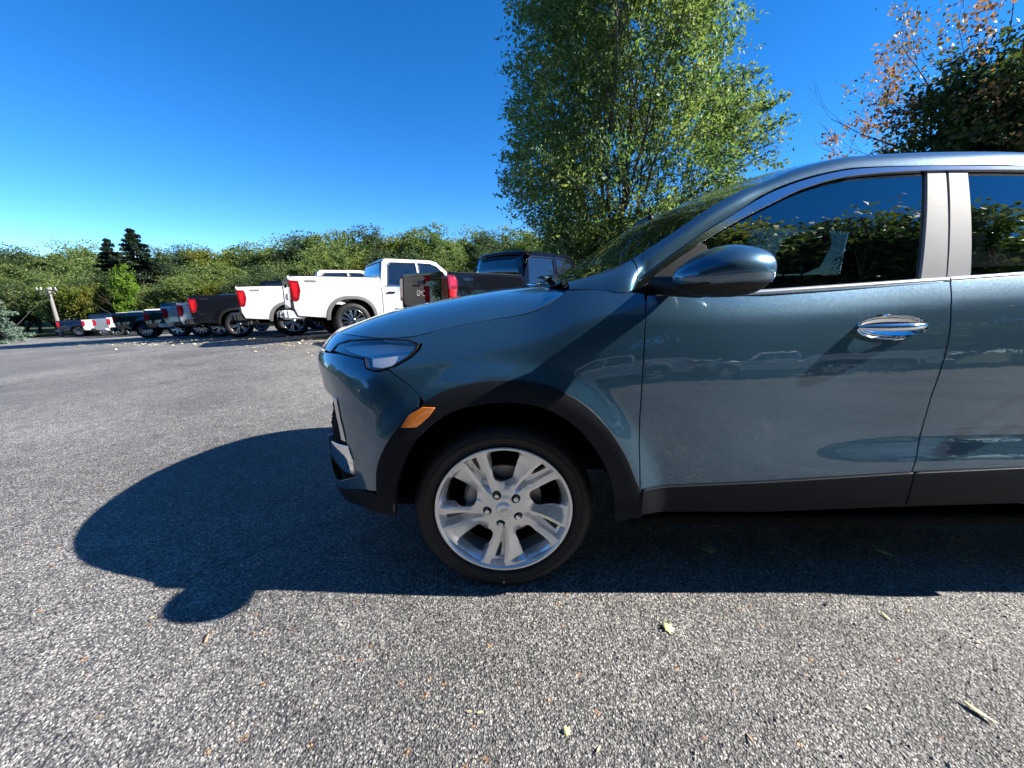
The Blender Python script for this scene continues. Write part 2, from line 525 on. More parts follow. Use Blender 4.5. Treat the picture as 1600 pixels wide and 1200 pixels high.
def grass_mat():
    m = mat('rough_grass', (.06, .09, .03), .9, spec=.1)
    b = m.node_tree.nodes['Principled BSDF']
    tc = N_(m, 'ShaderNodeTexCoord')
    nz = N_(m, 'ShaderNodeTexNoise'); nz.inputs['Scale'].default_value = 1.3; nz.inputs['Detail'].default_value = 10
    L_(m, tc.outputs['Object'], nz.inputs['Vector'])
    rp = N_(m, 'ShaderNodeValToRGB'); rp.color_ramp.elements[0].position = .3; rp.color_ramp.elements[0].color = (.02, .035, .012, 1)
    rp.color_ramp.elements[1].position = .7; rp.color_ramp.elements[1].color = (.10, .12, .045, 1)
    L_(m, nz.outputs['Fac'], rp.inputs[0]); L_(m, rp.outputs[0], b.inputs['Base Color'])
    return m
M['grass'] = grass_mat()

def sheet(name, xs, ys, zf, material, dz=0.0):
    X, Y = np.meshgrid(xs, ys)
    Z = zf(X, Y) + dz
    v = np.stack([X.ravel(), Y.ravel(), Z.ravel()], 1)
    nx, ny = len(xs), len(ys)
    f = [(j * nx + i, j * nx + i + 1, (j + 1) * nx + i + 1, (j + 1) * nx + i) for j in range(ny - 1) for i in range(nx - 1)]
    o = mesh_obj(name, v, f, material)
    o['kind'] = 'structure'
    return o

xs = np.concatenate([np.linspace(-900, -80, 16)[:-1], np.linspace(-80, 60, 100), np.linspace(60, 900, 16)[1:]])
ys = np.concatenate([np.linspace(-900, -40, 14)[:-1], np.linspace(-40, 100, 100), np.linspace(100, 1500, 20)[1:]])
sheet('ground', xs, ys, GZ, M['grass'], -.06)
sheet('parking_lot', np.linspace(-46, 22, 120), np.linspace(-9.5, 40, 100), GZ, M['asphalt'])

# ---------------------------------------------------------------- the near car
YC = 2.19                               # centre plane of the car
WR = (-.032, .345)                      # front wheel centre (x, z)
WR2 = (2.62, .345)
XS, XE = -.35, 2.95                     # where front and rear corner rounding begin

def pix_ray(px, py):
    x = (px - 800) / FPX; y = -(py - 600) / FPX
    return np.array((x, math.cos(PITCH) + y * math.sin(PITCH), -math.sin(PITCH) + y * math.cos(PITCH)))

def zt_of(x):
    """height of the hood seam / belt line along the side"""
    return np.interp(x, [-1.0, -.75, -.6, -.47, -.35, -.235, -.09, .05, .12, .17, .20, .30, .45, .85, 1.08, 1.47, 1.72, 2.3, 3.0, 3.7],
                     [.975, .985, .992, .992, 1.003, 1.034, 1.06, 1.084, 1.11, 1.145, 1.17, 1.168, 1.158, 1.155, 1.170, 1.201, 1.220, 1.25, 1.28, 1.27])

_xg = np.arange(-1.15, 3.85, .02)
_zg = np.arange(.08, 1.40, .008)
def _gauss(a, s, ax):
    k = np.exp(-.5 * (np.arange(-3 * int(s + 1), 3 * int(s + 1) + 1) / s) ** 2); k /= k.sum()
    p = len(k) // 2
    pad = [(p, p) if i == ax else (0, 0) for i in range(a.ndim)]
    b = np.pad(a, pad, mode='edge')
    return np.apply_along_axis(lambda r: np.convolve(r, k, mode='valid'), ax, b)
def _build_side():
    X, Z = np.meshgrid(_xg, _zg, indexing='ij')
    xt = _gauss(zt_of(_xg), 4, 0)
    d = xt[:, None] - Z
    door = np.interp(d, [-.3, 0, .04, .075, .095, .17, .24, .32, .45, 1], [30, 30, 27, 24, 13.5, 9.5, 5.5, 3.0, .7, 0])
    fend = np.interp(d, [-.3, 0, .05, .10, .18, .28, .40, 1], [50, 46, 37, 27, 15, 7, 3, 0])
    w = sstep(.05, .55, X)
    tau = fend * (1 - w) + door * w
    cz = np.interp(X, [.6, 1.6, 3], [.585, .615, .63])
    q = np.clip(np.abs(Z - cz) / .115, 0, 1)
    tau += 14.5 * np.cos(q * PI / 2) ** 2 * sstep(.62, 1.35, X) * (1 - sstep(2.0, 2.25, X))
    tau += np.interp(Z, [.1, .26, .34, .42, .5], [-55, -32, -12, -3, 0])
    tau = _gauss(tau, 1.1, 1); tau = _gauss(tau, 2.0, 0)
    Lm = np.interp(_xg, [-1.1, -.6, -.3, 0, .5, 2.6, 3.2, 3.7], [.885, .902, .918, .928, .934, .936, .92, .88])
    Lm = _gauss(Lm, 5, 0)
    dz = _zg[1] - _zg[0]
    T = np.tan(np.radians(tau))
    L = np.zeros_like(Z)
    j0 = int(np.argmin(abs(_zg - .5)))
    L[:, j0] = Lm
    for j in range(j0 + 1, len(_zg)): L[:, j] = L[:, j - 1] - .5 * (T[:, j] + T[:, j - 1]) * dz
    for j in range(j0 - 1, -1, -1): L[:, j] = L[:, j + 1] + .5 * (T[:, j] + T[:, j + 1]) * dz
    for cx, czz in (WR, WR2):
        r = np.hypot(X - cx, Z - czz)
        L += .022 * (1 - sstep(.485, .60, r))
    return L
_LS = _build_side()

def bicub(tab, X, Z):
    """Catmull-Rom lookup: smooth first derivatives so that reflections stay smooth"""
    fx = np.clip((np.asarray(X, float) - _xg[0]) / .02, 1, len(_xg) - 3.001); fz = np.clip((np.asarray(Z, float) - _zg[0]) / .008, 1, len(_zg) - 3.001)
    ix = fx.astype(int); iz = fz.astype(int); tx = fx - ix; tz = fz - iz
    def w(t): return (.5 * (-t + 2 * t * t - t ** 3), .5 * (2 - 5 * t * t + 3 * t ** 3), .5 * (t + 4 * t * t - 3 * t ** 3), .5 * (-t * t + t ** 3))
    wx, wz = w(tx), w(tz)
    out = 0
    for a in range(4):
        for b in range(4):
            out = out + wx[a] * wz[b] * tab[ix + a - 1, iz + b - 1]
    return out

_nz = np.arange(.05, 1.3, .01)
_xn = np.interp(_nz, [.05, .13, .18, .22, .27, .33, .40, .47, .55, .60, .65, .72, .78, .83, .865, .90, .93, .96, .985, 1.02, 1.2],
                [-.55, -.66, -.79, -.87, -.93, -.955, -.965, -.968, -.965, -.95, -.945, -.950, -.958, -.972, -.985, -.968, -.945, -.915, -.875, -.80, -.6])
_xn = _gauss(_xn, 1.0, 0)
_xt2 = _gauss(np.interp(_nz, [.1, .3, .5, .6, .9, 1.05, 1.3], [3.42, 3.56, 3.60, 3.57, 3.55, 3.5, 3.35]), 2, 0)
def xnose(z): return np.interp(z, _nz, _xn)
def xtail(z): return np.interp(z, _nz, _xt2)
UA, UB = 2.25, 2.0

def lat(x, z):
    """half width of the body at (x, z); 0 beyond nose or tail"""
    x = np.asarray(x, float); z = np.asarray(z, float)
    base = bicub(_LS, x, z)
    t = np.clip((XS - x) / (XS - xnose(z)), 0, 1)
    s = np.clip((x - XE) / (xtail(z) - XE), 0, 1)
    return base * (1 - t ** UA) ** (1 / UB) * (1 - s ** 3.2) ** (1 / 2.2)

def SU(u, z):
    """body surface: u<0 round the nose (-1 = nose centre), u in [0, XE-XS] along the side, beyond: round the tail"""
    u = np.asarray(u, float); z = np.asarray(z, float)
    n = XE - XS
    ph = np.clip(-u, 0, 1.02) * PI / 2
    ph2 = np.clip(u - n, 0, 1.02) * PI / 2
    t = np.sin(ph); s = np.sin(ph2)
    x = np.where(u < 0, XS - (XS - xnose(z)) * t, np.where(u > n, XE + (xtail(z) - XE) * s, XS + u))
    base = bicub(_LS, np.clip(x, -1.1, 3.7), z)
    sg = np.where(ph > PI / 2, -1, 1) * np.where(ph2 > PI / 2, -1, 1)
    l = base * np.clip(1 - np.clip(t, 0, 1) ** UA, 0, 1) ** (1 / UB) * np.clip(1 - np.clip(s, 0, 1) ** 3.2, 0, 1) ** (1 / 2.2) * sg
    return x, l, z

def near(u, z):
    x, l, zz = SU(u, z)
    return np.stack([x, YC - l, zz * np.ones_like(x)], -1)
def farside(u, z):
    x, l, zz = SU(u, z)
    return np.stack([x, YC + l, zz * np.ones_like(x)], -1)

def hit_body(px, py):
    """where the line of sight through a traced outline point meets the body side: gives (u, z)"""
    r = pix_ray(px, py)
    Y = np.arange(1.05, 2.19, .002)
    t = Y / r[1]; x = r[0] * t; z = CAM_H + r[2] * t
    ok = (x > xnose(z)) & (x < xtail(z))
    g = np.where(ok, (YC - lat(x, z)) - Y, 1)
    i = np.where(g <= 0)[0]
    if len(i) == 0:
        i0 = int(np.argmin(g))
    else:
        i0 = i[0]
        if i0 > 0 and g[i0 - 1] < .9:
            a = g[i0 - 1] / (g[i0 - 1] - g[i0]); x0 = x[i0 - 1] + a * (x[i0] - x[i0 - 1]); z0 = z[i0 - 1] + a * (z[i0] - z[i0 - 1])
            return xz2u(x0, z0), z0
    return xz2u(x[i0], z[i0]), z[i0]
def xz2u(x, z):
    if x < XS:
        t = min(1, (XS - x) / (XS - float(xnose(z))))
        return -math.asin(t) / (PI / 2)
    if x > XE:
        return XE - XS + math.asin(min(1, (x - XE) / (float(xtail(z)) - XE))) / (PI / 2)
    return x - XS
def trace(pts): return [hit_body(*p) for p in pts]
def U(x): return x - XS

# upper body side ("greenhouse") surface
def lgh(x, z):
    x = np.asarray(x, float); z = np.asarray(z, float)
    zb = zt_of(x)
    lb = np.interp(x, [-.2, .2, .45, .9, 1.5, 2.6, 3.3], [.74, .775, .792, .800, .802, .795, .74])
    h = z - zb
    return lb - .30 * h - .22 * np.sign(h) * h * h
def gh(x, z): return np.stack([x, YC - lgh(x, z), z], -1)
def gh_far(x, z): return np.stack([x, YC + lgh(x, z), z], -1)
def hit_gh(px, py):
    r = pix_ray(px, py); Y = 1.4
    for _ in range(30):
        t = Y / r[1]; x = r[0] * t; z = CAM_H + r[2] * t
        Y = .5 * Y + .5 * (YC - float(lgh(x, z)))
    return (x, z)
def tg(pts): return [hit_gh(*p) for p in pts]
def at_lat(px, py, l):
    r = pix_ray(px, py); t = (YC - l) / r[1]
    return (r[0] * t, YC - l, CAM_H + r[2] * t)

CAR_LOC = (1.3, YC, 0.0)
car = empty('compact_suv', CAR_LOC)
tag(car, 'teal blue compact SUV with silver five-spoke wheels, parked closest, cut off at the right edge', 'car')

def both(name, outer, material, holes=(), step=.03, depth=.022, lift=0, label=None, parent=None, gap=0, soft=.0015):
    outs = []
    for fn, fl in ((near, False), (farside, True)):
        # orientation: near side outward normal is -Y
        o = panel(name, outer, fn, material, parent or car, holes, step, depth, CAR_LOC, flip=fl, lift=lift, soft=soft)
        outs.append(o)
    return outs
def both_gh(name, outer, material, holes=(), step=.04, depth=.012, lift=0, soft=.001):
    outs = []
    for fn, fl in ((gh, False), (gh_far, True)):
        outs.append(panel(name, outer, fn, material, car, holes, step, depth, CAR_LOC, flip=fl, lift=lift, soft=soft))
    return outs

# --- outlines traced on the side, in (u, z)
door_front_line = trace([(1009, 474), (1007, 520), (1003, 600), (1000, 650), (999, 700), (1000, 768)])
door_rear_line = trace([(1485, 441), (1486, 480), (1484, 520), (1475, 562), (1455, 620), (1441, 670), (1432, 715), (1424, 739)])
arch_outer = smooth_line(trace([(590, 768), (591, 730), (607, 692), (640, 650), (690, 615), (740, 600), (790, 596), (850, 603), (905, 628), (945, 665), (975, 710), (991, 748), (1000, 768)]), 4)
arch_inner = smooth_line(trace([(617, 806), (615, 770), (630, 720), (660, 675), (705, 643), (760, 629), (810, 628), (860, 640), (905, 670), (940, 715), (957, 760), (962, 812)]), 4)
sill_line = trace([(1003, 766), (1200, 753), (1424, 739), (1600, 731)])
sill_bot = trace([(965, 811), (1200, 805), (1400, 796), (1600, 790)])

def belt_pts(x0, x1, n=14, d=.010):
    X = np.linspace(x0, x1, n)
    return [(U(x), float(zt_of(x)) - d) for x in X]
g2 = .0028
xdf = door_front_line[0][0] + XS
xdr = door_rear_line[0][0] + XS

# front door
fd = [(u + g2, z) for u, z in door_front_line]
fd[-1] = (fd[-1][0], sill_line[0][1] + g2)
front_door = fd + [(sill_line[1][0], sill_line[1][1] + g2)] + [(u - g2, z) for u, z in reversed(door_rear_line)]
front_door += list(reversed(belt_pts(xdf + .01, xdr - .003)))
HU, HZ = hit_body(1393, 511)
def cup_outline(uc, zc, k=1.0):
    return [(uc + .118 * k * math.cos(t), zc + .040 * k * math.sin(t) + .004 * math.cos(t)) for t in np.linspace(0, 2 * PI, 40, endpoint=False)]
fdoors = both('front_door', front_door, M['paint'], [cup_outline(HU, HZ)], step=.028)

# rear door (runs out of the frame) and rear quarter
rd_edge = [(U(2.33), 1.235), (U(2.34), 1.0), (U(2.27), .85), (U(2.12), .70), (U(2.03), .56)]
rear_door = [(u + g2, z) for u, z in door_rear_line] + [(sill_line[3][0], sill_line[3][1] + g2), (U(2.0), .545)] + list(reversed(rd_edge)) + list(reversed(belt_pts(xdr + .003, 2.32)))
both('rear_door', rear_door, M['paint'], [cup_outline(HU + .98, HZ + .035)], step=.03)
ra = [(U(WR2[0] + .50 * math.cos(a)), WR2[1] + .50 * math.sin(a)) for a in np.linspace(PI * .86, PI * .04, 26)]
quarter = [(u + g2 * 2, z) for u, z in rd_edge] + [(U(2.075), .50)] + ra + [(U(3.2), .36), (U(3.3) , .40), (U(3.2) + .35, .42), (U(3.2) + .35, 1.2)] + list(reversed(belt_pts(2.34, 3.3)))
both('rear_quarter_panel', quarter, M['paint'], step=.04)

# front fender
hl_outer = trace([(655, 535), (652, 544), (640, 556), (612, 573), (600, 578), (588, 579)])
seam_xs = np.array([-.52, -.44, -.35, -.235, -.09, .05, .12, .165, .195])
fend_top = [(U(x) if x > XS else xz2u(x, float(zt_of(x))), float(zt_of(x)) - .002) for x in seam_xs]
seam_bf = trace([(600, 578), (640, 605), (660, 622), (676, 633)])
fender = smooth_line(fend_top, 3)
fender += [(U(.28), float(zt_of(.28)) - .001), (U(.38), float(zt_of(.38)) - .002), (U(xdf - .003), float(zt_of(xdf)) - .004)]
fender += [(u - g2, z) for u, z in door_front_line]
ao = [p for p in arch_outer]
# arch outline between the bumper seam and the door, traversed from the rear forwards
seam_u, seam_z = seam_bf[2]
arch_front_i = min(range(len(ao)), key=lambda i: (ao[i][0] - trace([(668, 628)])[0][0]) ** 2 + (ao[i][1] - trace([(668, 628)])[0][1]) ** 2)
fender += list(reversed(ao[arch_front_i:-1]))
fender += [(u + g2, z + g2 * .5) for u, z in reversed(trace([(606, 577), (638, 601), (655, 617)]))]
fender += [(u + .004, z + .001) for u, z in reversed(trace([(659, 537), (655, 547), (643, 559), (615, 575)]))]
both('front_fender', fender, M['paint'], step=.026)

# front bumper skin: nose centre round to the arch
hl_low = trace([(606, 579), (588, 582), (571, 577), (568, 562), (545, 557), (528, 553)])
bump = [(-1.0, .866), (-.84, .872)] + trace([(515, 552)]) + list(reversed(hl_low)) + trace([(610, 580), (640, 604), (656, 619)])[1:]
bump += [(u, z - .002) for u, z in reversed(ao[:arch_front_i])]
bump += trace([(588, 767), (572, 765)]) + [(-.62, .285)]
bump += trace([(556, 745), (548, 706), (541, 690), (533, 655), (527, 625)]) + [(-.84, .80), (-.92, .82), (-1.0, .825)]
bmp = both('front_bumper', bump, M['paint'], step=.026)

# upper nose strip (body colour) between hood edge and headlights
ht = trace([(520, 545), (545, 531), (600, 530), (640, 531)])
nose = [(-1.0, .970), (-.9, .972), (-.8, .975), (-.7, .979), (-.60, .983)] + [(xz2u(x, float(zt_of(x))), float(zt_of(x)) - .003) for x in (-.66, -.60, -.52) if xz2u(x, float(zt_of(x))) > -.59]
nose += [(fend_top[0][0], ht[3][1] + .004)] + [(u, z + .002) for u, z in reversed(ht)] + trace([(516, 549)]) + [(-.82, .914), (-1.0, .912)]
both('nose_panel', nose, M['paint'], step=.026)

# grille, trim and lower intake
def chk(u0, u1, z0, z1, n=8):
    return [(u, z0) for u in np.linspace(u0, u1, n)] + [(u, z1) for u in np.linspace(u1, u0, n)]
both('upper_grille', chk(-1.0, -.78, .868, .912), M['gloss_black'], depth=.02, lift=-.012, step=.04)
gl = both('grille', chk(-1.0, -.70, .50, .815), M['void'], depth=.02, lift=-.02, step=.04)
for z0 in np.arange(.53, .80, .045):
    both('grille_bar', chk(-1.0, -.70, z0, z0 + .014), M['gloss_black'], depth=.008, lift=-.017, step=.06)
both('grille_edge_trim', trace([(527, 623), (533, 655), (541, 690)]) + [(u - .03, z) for u, z in reversed(trace([(527, 623), (533, 655), (541, 690)]))], M['satin'], depth=.012, lift=.004, step=.02)
both('corner_trim', trace([(519, 690), (538, 696), (545, 697), (552, 718), (554, 741), (540, 736), (527, 722), (518, 706)]), M['chrome'], depth=.02, lift=.004, step=.015)
both('lower_intake', [(-1.0, .30), (-.80, .31), (-.66, .33)] + [(-.655, .36)] + [(-.70, .47), (-.8, .49), (-1.0, .49)], M['void'], depth=.02, lift=-.02, step=.04)
both('intake_panel', [(-.665, .33), (-.60, .295), (-.585, .31), (-.645, .42), (-.675, .48), (-.69, .48)], M['gloss_black'], depth=.02, lift=-.003, step=.02)

# cladding: arch, valance, sill
clad_arch = trace([(590, 770)])[:1] + list(arch_outer[1:]) + trace([(1001, 806), (985, 809)]) + list(reversed(arch_inner))[0:-2] + trace([(615, 770)])
claddings = both('arch_cladding', clad_arch, M['clad'], step=.02, depth=.035, lift=.007, soft=.004)
vb = trace([(616, 806), (600, 802), (582, 796)])
valance = trace([(589, 772), (614, 772)]) + vb + [(-.35, .325), (-.48, .278), (-.62, .238), (-.8, .215), (-1.0, .205), (-1.0, .29), (-.8, .30), (-.68, .305), (-.62, .283)] + trace([(572, 768)])
both('lower_valance', valance, M['clad'], step=.03, depth=.03, lift=.003, soft=.003)
both('skid_trim', chk(-1.0, -.66, .222, .25), M['satin'], depth=.02, lift=.010, step=.04)
dclad_f = [(sill_line[0][0] + .001, sill_line[0][1]), sill_line[1], (sill_line[2][0] - g2, sill_line[2][1])] + trace([(1410, 785), (1200, 796)]) + [(door_front_line[-1][0] + .006, trace([(1004, 801)])[0][1])]
both('door_cladding', dclad_f, M['clad'], step=.025, depth=.03, lift=.010, soft=.004)
dclad_r = [(sill_line[2][0] + g2, sill_line[2][1]), sill_line[3], (U(2.03), .53), (U(2.08), .44), (U(2.1), .375)] + trace([(1590, 781), (1414, 785)])
both('door_cladding', dclad_r, M['clad'], step=.025, depth=.03, lift=.010, soft=.004)
rock = [(door_front_line[-1][0] - .006, .375), (U(1.0), .385), (U(1.5), .40), (U(2.12), .41), (U(2.12), .345)] + list(reversed(trace([(1004, 807), (1200, 803), (1400, 795), (1600, 789)])))
both('rocker_panel', rock, M['clad'], step=.03, depth=.03, lift=-.012, soft=.003)
rarch = [(U(WR2[0] + .505 * math.cos(a)), WR2[1] + .505 * math.sin(a)) for a in np.linspace(PI * .93, PI * .03, 30)]
rarch_i = [(U(WR2[0] + .425 * math.cos(a)), WR2[1] + .435 * math.sin(a)) for a in np.linspace(0, PI, 30)]
both('arch_cladding', rarch + rarch_i, M['clad'], step=.025, depth=.035, lift=.007, soft=.004)
both('rear_bumper', [(U(3.06), .20), (U(XE) + .3, .20), (U(XE) + 1.0, .20), (U(XE) + 1.0, .55), (U(XE) + .6, .55), (U(XE) + .35, .50), (U(3.14), .37)], M['clad'], step=.04, depth=.03, lift=.004)
both('tail_panel', [(U(XE) + .36, .56), (U(XE) + 1.0, .56), (U(XE) + 1.0, .95), (U(XE) + .5, .95), (U(XE) + .36, .9)], M['paint'], step=.04)
both('tail_lamp', [(U(XE) + .36, .91), (U(XE) + .5, .955), (U(XE) + .9, .955), (U(XE) + .9, 1.02), (U(XE) + .36, 1.06)], M['red_lens'], step=.04, lift=.004)
both('tail_panel', [(U(XE) + .36, 1.07), (U(XE) + .91, 1.03), (U(XE) + 1.0, 1.03), (U(XE) + 1.0, 1.2), (U(XE) + .36, 1.2)], M['paint'], step=.04)

# amber side marker
both('side_marker', trace([(629, 667), (641, 649), (662, 637), (680, 637), (670, 650), (652, 666)]), M['amber'], step=.012, depth=.01, lift=.012, soft=.002)

# dark inner body behind the seams, open at the wheels
ib = [(-.98, .30), (-.98, .96)] + [(xz2u(x, float(zt_of(x)) - .03) if x < XS else U(x), float(zt_of(x)) - .03) for x in np.linspace(-.7, 3.2, 30)] + [(U(3.6), 1.15), (U(3.6), .35), (U(3.12), .35)]
ib += [(U(WR2[0] + .46 * math.cos(a)), WR2[1] + .46 * math.sin(a)) for a in np.linspace(0, PI, 20)] + [(U(2.1), .40), (U(.48), .39)]
ib += [(U(WR[0] + .47 * math.cos(a)) if WR[0] + .47 * math.cos(a) > XS else xz2u(WR[0] + .47 * math.cos(a), .5), WR[1] + .47 * math.sin(a)) for a in np.linspace(0, PI, 20)] + [(-.35, .36), (-.6, .30)]
both('inner_body', ib, M['void'], step=.08, depth=0, lift=-.03)

# wheel wells
for side in (-1, 1):
    for (cx, cz) in (WR, WR2):
        v, f = [], []
        n = 28
        for i in range(n + 1):
            a = PI * .03 + PI * .94 * i / n
            for (r, l) in ((.468, .90), (.455, .60), (.40, .45), (.0, .44)):
                v.append((cx + r * math.cos(a), YC + side * l, cz + r * math.sin(a)))
        for i in range(n):
            for j in range(3):
                f.append((i * 4 + j, i * 4 + j + 1, (i + 1) * 4 + j + 1, (i + 1) * 4 + j))
        mesh_obj('wheel_well', v, f, M['void'], car, True, off=CAR_LOC)
# floor pan
mb = MB(); mb.box((1.27, YC, .31), (1.62, 1.80, .05), .01); mb.box((1.28, YC, .40), (2.2, 1.1, .06), .01); mb.box((1.28, YC, .225), (3.4, .5, .06), .01); mb.box((-.55, YC, .22), (.4, 1.2, .05), .01)
mb.build('floor_pan', M['void'], car, off=CAR_LOC)

# hood
def xf_hood(q):
    """front edge of the hood in plan: follows the nose at z ~ .98"""
    z = .978
    return None
hs_x = np.array([-.60, -.47, -.35, -.235, -.09, .05, .12, .17, .197])
def hood_edge(x):      # lateral position of the hood's side edge
    return lat(x, zt_of(x)) + .002
NQ, NP = 26, 40
hv = []
for side in (-1, 1):
    pass
def hood_pt(p, q):
    """p 0 front .. 1 rear, q 0 centre .. 1 side edge"""
    # front outline: points on the nose at the strip's top edge
    uf = -1.0 + q * (1.0 - .60)
    xf, lf, zf = SU(np.array([uf]), np.array([.974 + .012 * q]))
    xr = .245 - .045 * q ** 4
    xedge = float(xf[0]) + (xr - float(xf[0])) * p
    ze = float(zt_of(xedge)); le = float(hood_edge(xedge))
    xc, lc, _z = SU(np.array([-.60]), np.array([.986]))
    x1 = float(xc[0]) + (.20 - float(xc[0])) * p
    le = float(hood_edge(x1))
    w = min(1, p * 2.0); w = w * w * (3 - 2 * w)
    l = float(lf[0]) / float(lc[0]) * le * (1 - w) + le * q * w
    zf0 = float(zf[0])
    zc = np.interp(p, [0, .08, .2, .35, .5, .7, .85, 1], [.974, 1.005, 1.048, 1.09, 1.122, 1.160, 1.178, 1.188])
    crown = 1 - q ** 4.2
    w2 = min(1, p * 6 + q ** 6); zedge = zf0 * (1 - w2) + ze * w2
    z = zedge + (zc - zedge) * crown
    return (xedge, l, z)
grid = np.array([[hood_pt(p, q) for q in np.linspace(0, 1, NQ)] for p in np.linspace(0, 1, NP)])
grid[:, :, 2] = _gauss(grid[:, :, 2], 1.2, 0)
def full_grid(name, g, material, thick=.012, flip_=False):
    """mirror a half grid (p, q) about the centre plane and close it as a shell"""
    left = g[:, ::-1][:, :-1].copy()
    a = np.stack([left[:, :, 0], YC - left[:, :, 1], left[:, :, 2]], -1)
    b = np.stack([g[:, :, 0], YC + g[:, :, 1], g[:, :, 2]], -1)
    G = np.concatenate([a, b], 1)
    du = np.gradient(G, axis=0); dv = np.gradient(G, axis=1)
    N = np.cross(du, dv); N /= np.linalg.norm(N, axis=2)[..., None] + 1e-9
    if N[..., 2].mean() < 0: N = -N
    n0, n1 = G.shape[:2]
    V = list(G.reshape(-1, 3)); NN = list(N.reshape(-1, 3)); F = []
    for i in range(n0 - 1):
        for j in range(n1 - 1):
            F.append((i * n1 + j, (i + 1) * n1 + j, (i + 1) * n1 + j + 1, i * n1 + j + 1))
    fn = np.cross(G[1, 0] - G[0, 0], G[1, 1] - G[0, 0])
    if fn[2] < 0: F = [f[::-1] for f in F]
    loop = [(0, j) for j in range(n1)] + [(i, n1 - 1) for i in range(1, n0)] + [(n0 - 1, j) for j in range(n1 - 2, -1, -1)] + [(i, 0) for i in range(n0 - 2, 0, -1)]
    b0 = len(V)
    for (i, j) in loop:
        V.append(G[i, j]); NN.append((0, 0, 0)); V.append(G[i, j] - N[i, j] * thick); NN.append((0, 0, 0))
    m_ = len(loop)
    for k in range(m_):
        k2 = (k + 1) % m_
        F.append((b0 + 2 * k, b0 + 2 * k + 1, b0 + 2 * k2 + 1, b0 + 2 * k2))
    return mesh_obj(name, V, F, material, car, True, NN, CAR_LOC)
full_grid('hood', grid, M['paint'])

# A pillar, roof rail
lower = [gh(np.array([x]), np.array([float(zt_of(x))]))[0] for x in (.205, .30)]
lower = [np.array((x, YC - float(lat(x, float(zt_of(x)))), float(zt_of(x)))) for x in (.205, .30, .40)]
c1 = [(1000, 436), (1020, 419), (1050, 397), (1100, 362), (1150, 331), (1197, 301), (1250, 280), (1306, 266), (1355, 260.5), (1474, 258), (1600, 259)]
K0 = lower + [gh(np.array([p[0]]), np.array([p[1]]))[0] for p in tg(c1)]
k3 = [(887, 441, .70), (930, 428, .722), (972, 413, .735), (1000, 397, .73), (1022, 383, .722), (1058, 359, .705), (1108, 325, .68), (1155, 299, .655), (1196, 283, .63), (1243, 263.5, .60), (1302, 248.5, .58), (1352, 243, .57), (1474, 239, .56), (1600, 242, .56)]
K3 = [np.array(at_lat(*p)) for p in k3]
for x, z0, l0, z3 in ((2.3, 1.555, .667, 1.652), (2.8, 1.52, .655, 1.615), (3.15, 1.46, .64, 1.565)):
    K0.append(np.array((x, YC - l0, z0))); K3.append(np.array((x, YC - .56, z3)))
K0 = np.array(smooth_line(K0, 6)); K3 = np.array(smooth_line(K3, 6))
SEAM = 2 * 6 + 3
def rail(name, i0, i1, side):
    rows = []
    NW = 9
    for i in range(i0, i1 + 1):
        a, b = K0[i], K3[i]
        c = b - a
        t = K0[min(i + 1, len(K0) - 1)] - K0[max(i - 1, 0)]
        nrm = np.cross(t, c); nrm /= np.linalg.norm(nrm) + 1e-9
        if nrm[1] > 0: nrm = -nrm
        bulge = .14 * np.linalg.norm(c)
        rows.append([a + c * s + nrm * bulge * 4 * s * (1 - s) for s in np.linspace(0, 1, NW)])
    G = np.array(rows)
    if side > 0: G[..., 1] = 2 * YC - G[..., 1]
    du = np.gradient(G, axis=0); dv = np.gradient(G, axis=1)
    N = np.cross(du, dv); N /= np.linalg.norm(N, axis=2)[..., None] + 1e-9
    out = -1 if side < 0 else 1
    if (N[..., 1] * out).mean() < 0: N = -N
    n0, n1 = G.shape[:2]
    V = list(G.reshape(-1, 3)); NN = list(N.reshape(-1, 3)); F = []
    fn = np.cross(G[1, 4] - G[0, 4], G[1, 5] - G[0, 4]); fl = (fn * N[0, 4]).sum() < 0
    for i in range(n0 - 1):
        for j in range(n1 - 1):
            q = (i * n1 + j, (i + 1) * n1 + j, (i + 1) * n1 + j + 1, i * n1 + j + 1)
            F.append(q[::-1] if fl else q)
    loop = [(0, j) for j in range(n1)] + [(i, n1 - 1) for i in range(1, n0)] + [(n0 - 1, j) for j in range(n1 - 2, -1, -1)] + [(i, 0) for i in range(n0 - 2, 0, -1)]
    b0 = len(V)
    for (i, j) in loop:
        V.append(G[i, j]); NN.append((0, 0, 0)); V.append(G[i, j] - N[i, j] * .02); NN.append((0, 0, 0))
    m_ = len(loop)
    for k in range(m_):
        k2 = (k + 1) % m_
        F.append((b0 + 2 * k, b0 + 2 * k + 1, b0 + 2 * k2 + 1, b0 + 2 * k2))
    mesh_obj(name, V, F, M['paint'], car, True, NN, CAR_LOC)
def cutrow(A, i, s):
    return A
for side in (-1, 1):
    rail('pillar_base', 0, SEAM, side)
    rail('roof_rail', SEAM, len(K0) - 1, side)
    # fine dark line of the seam at the pillar foot
    a, b = K0[SEAM].copy(), K3[SEAM].copy()
    t = K0[SEAM + 1] - K0[SEAM - 1]; c = b - a; nrm = np.cross(t, c); nrm /= np.linalg.norm(nrm)
    if nrm[1] > 0: nrm = -nrm
    pts = [a + c * s + nrm * (.14 * np.linalg.norm(c) * 4 * s * (1 - s) + .0005) for s in np.linspace(0.02, 1, 8)]
    if side > 0: pts = [np.array((p[0], 2 * YC - p[1], p[2])) for p in pts]
    MB().tube(pts, .0016, 6).build('pillar_seam', M['void'], car, off=CAR_LOC)

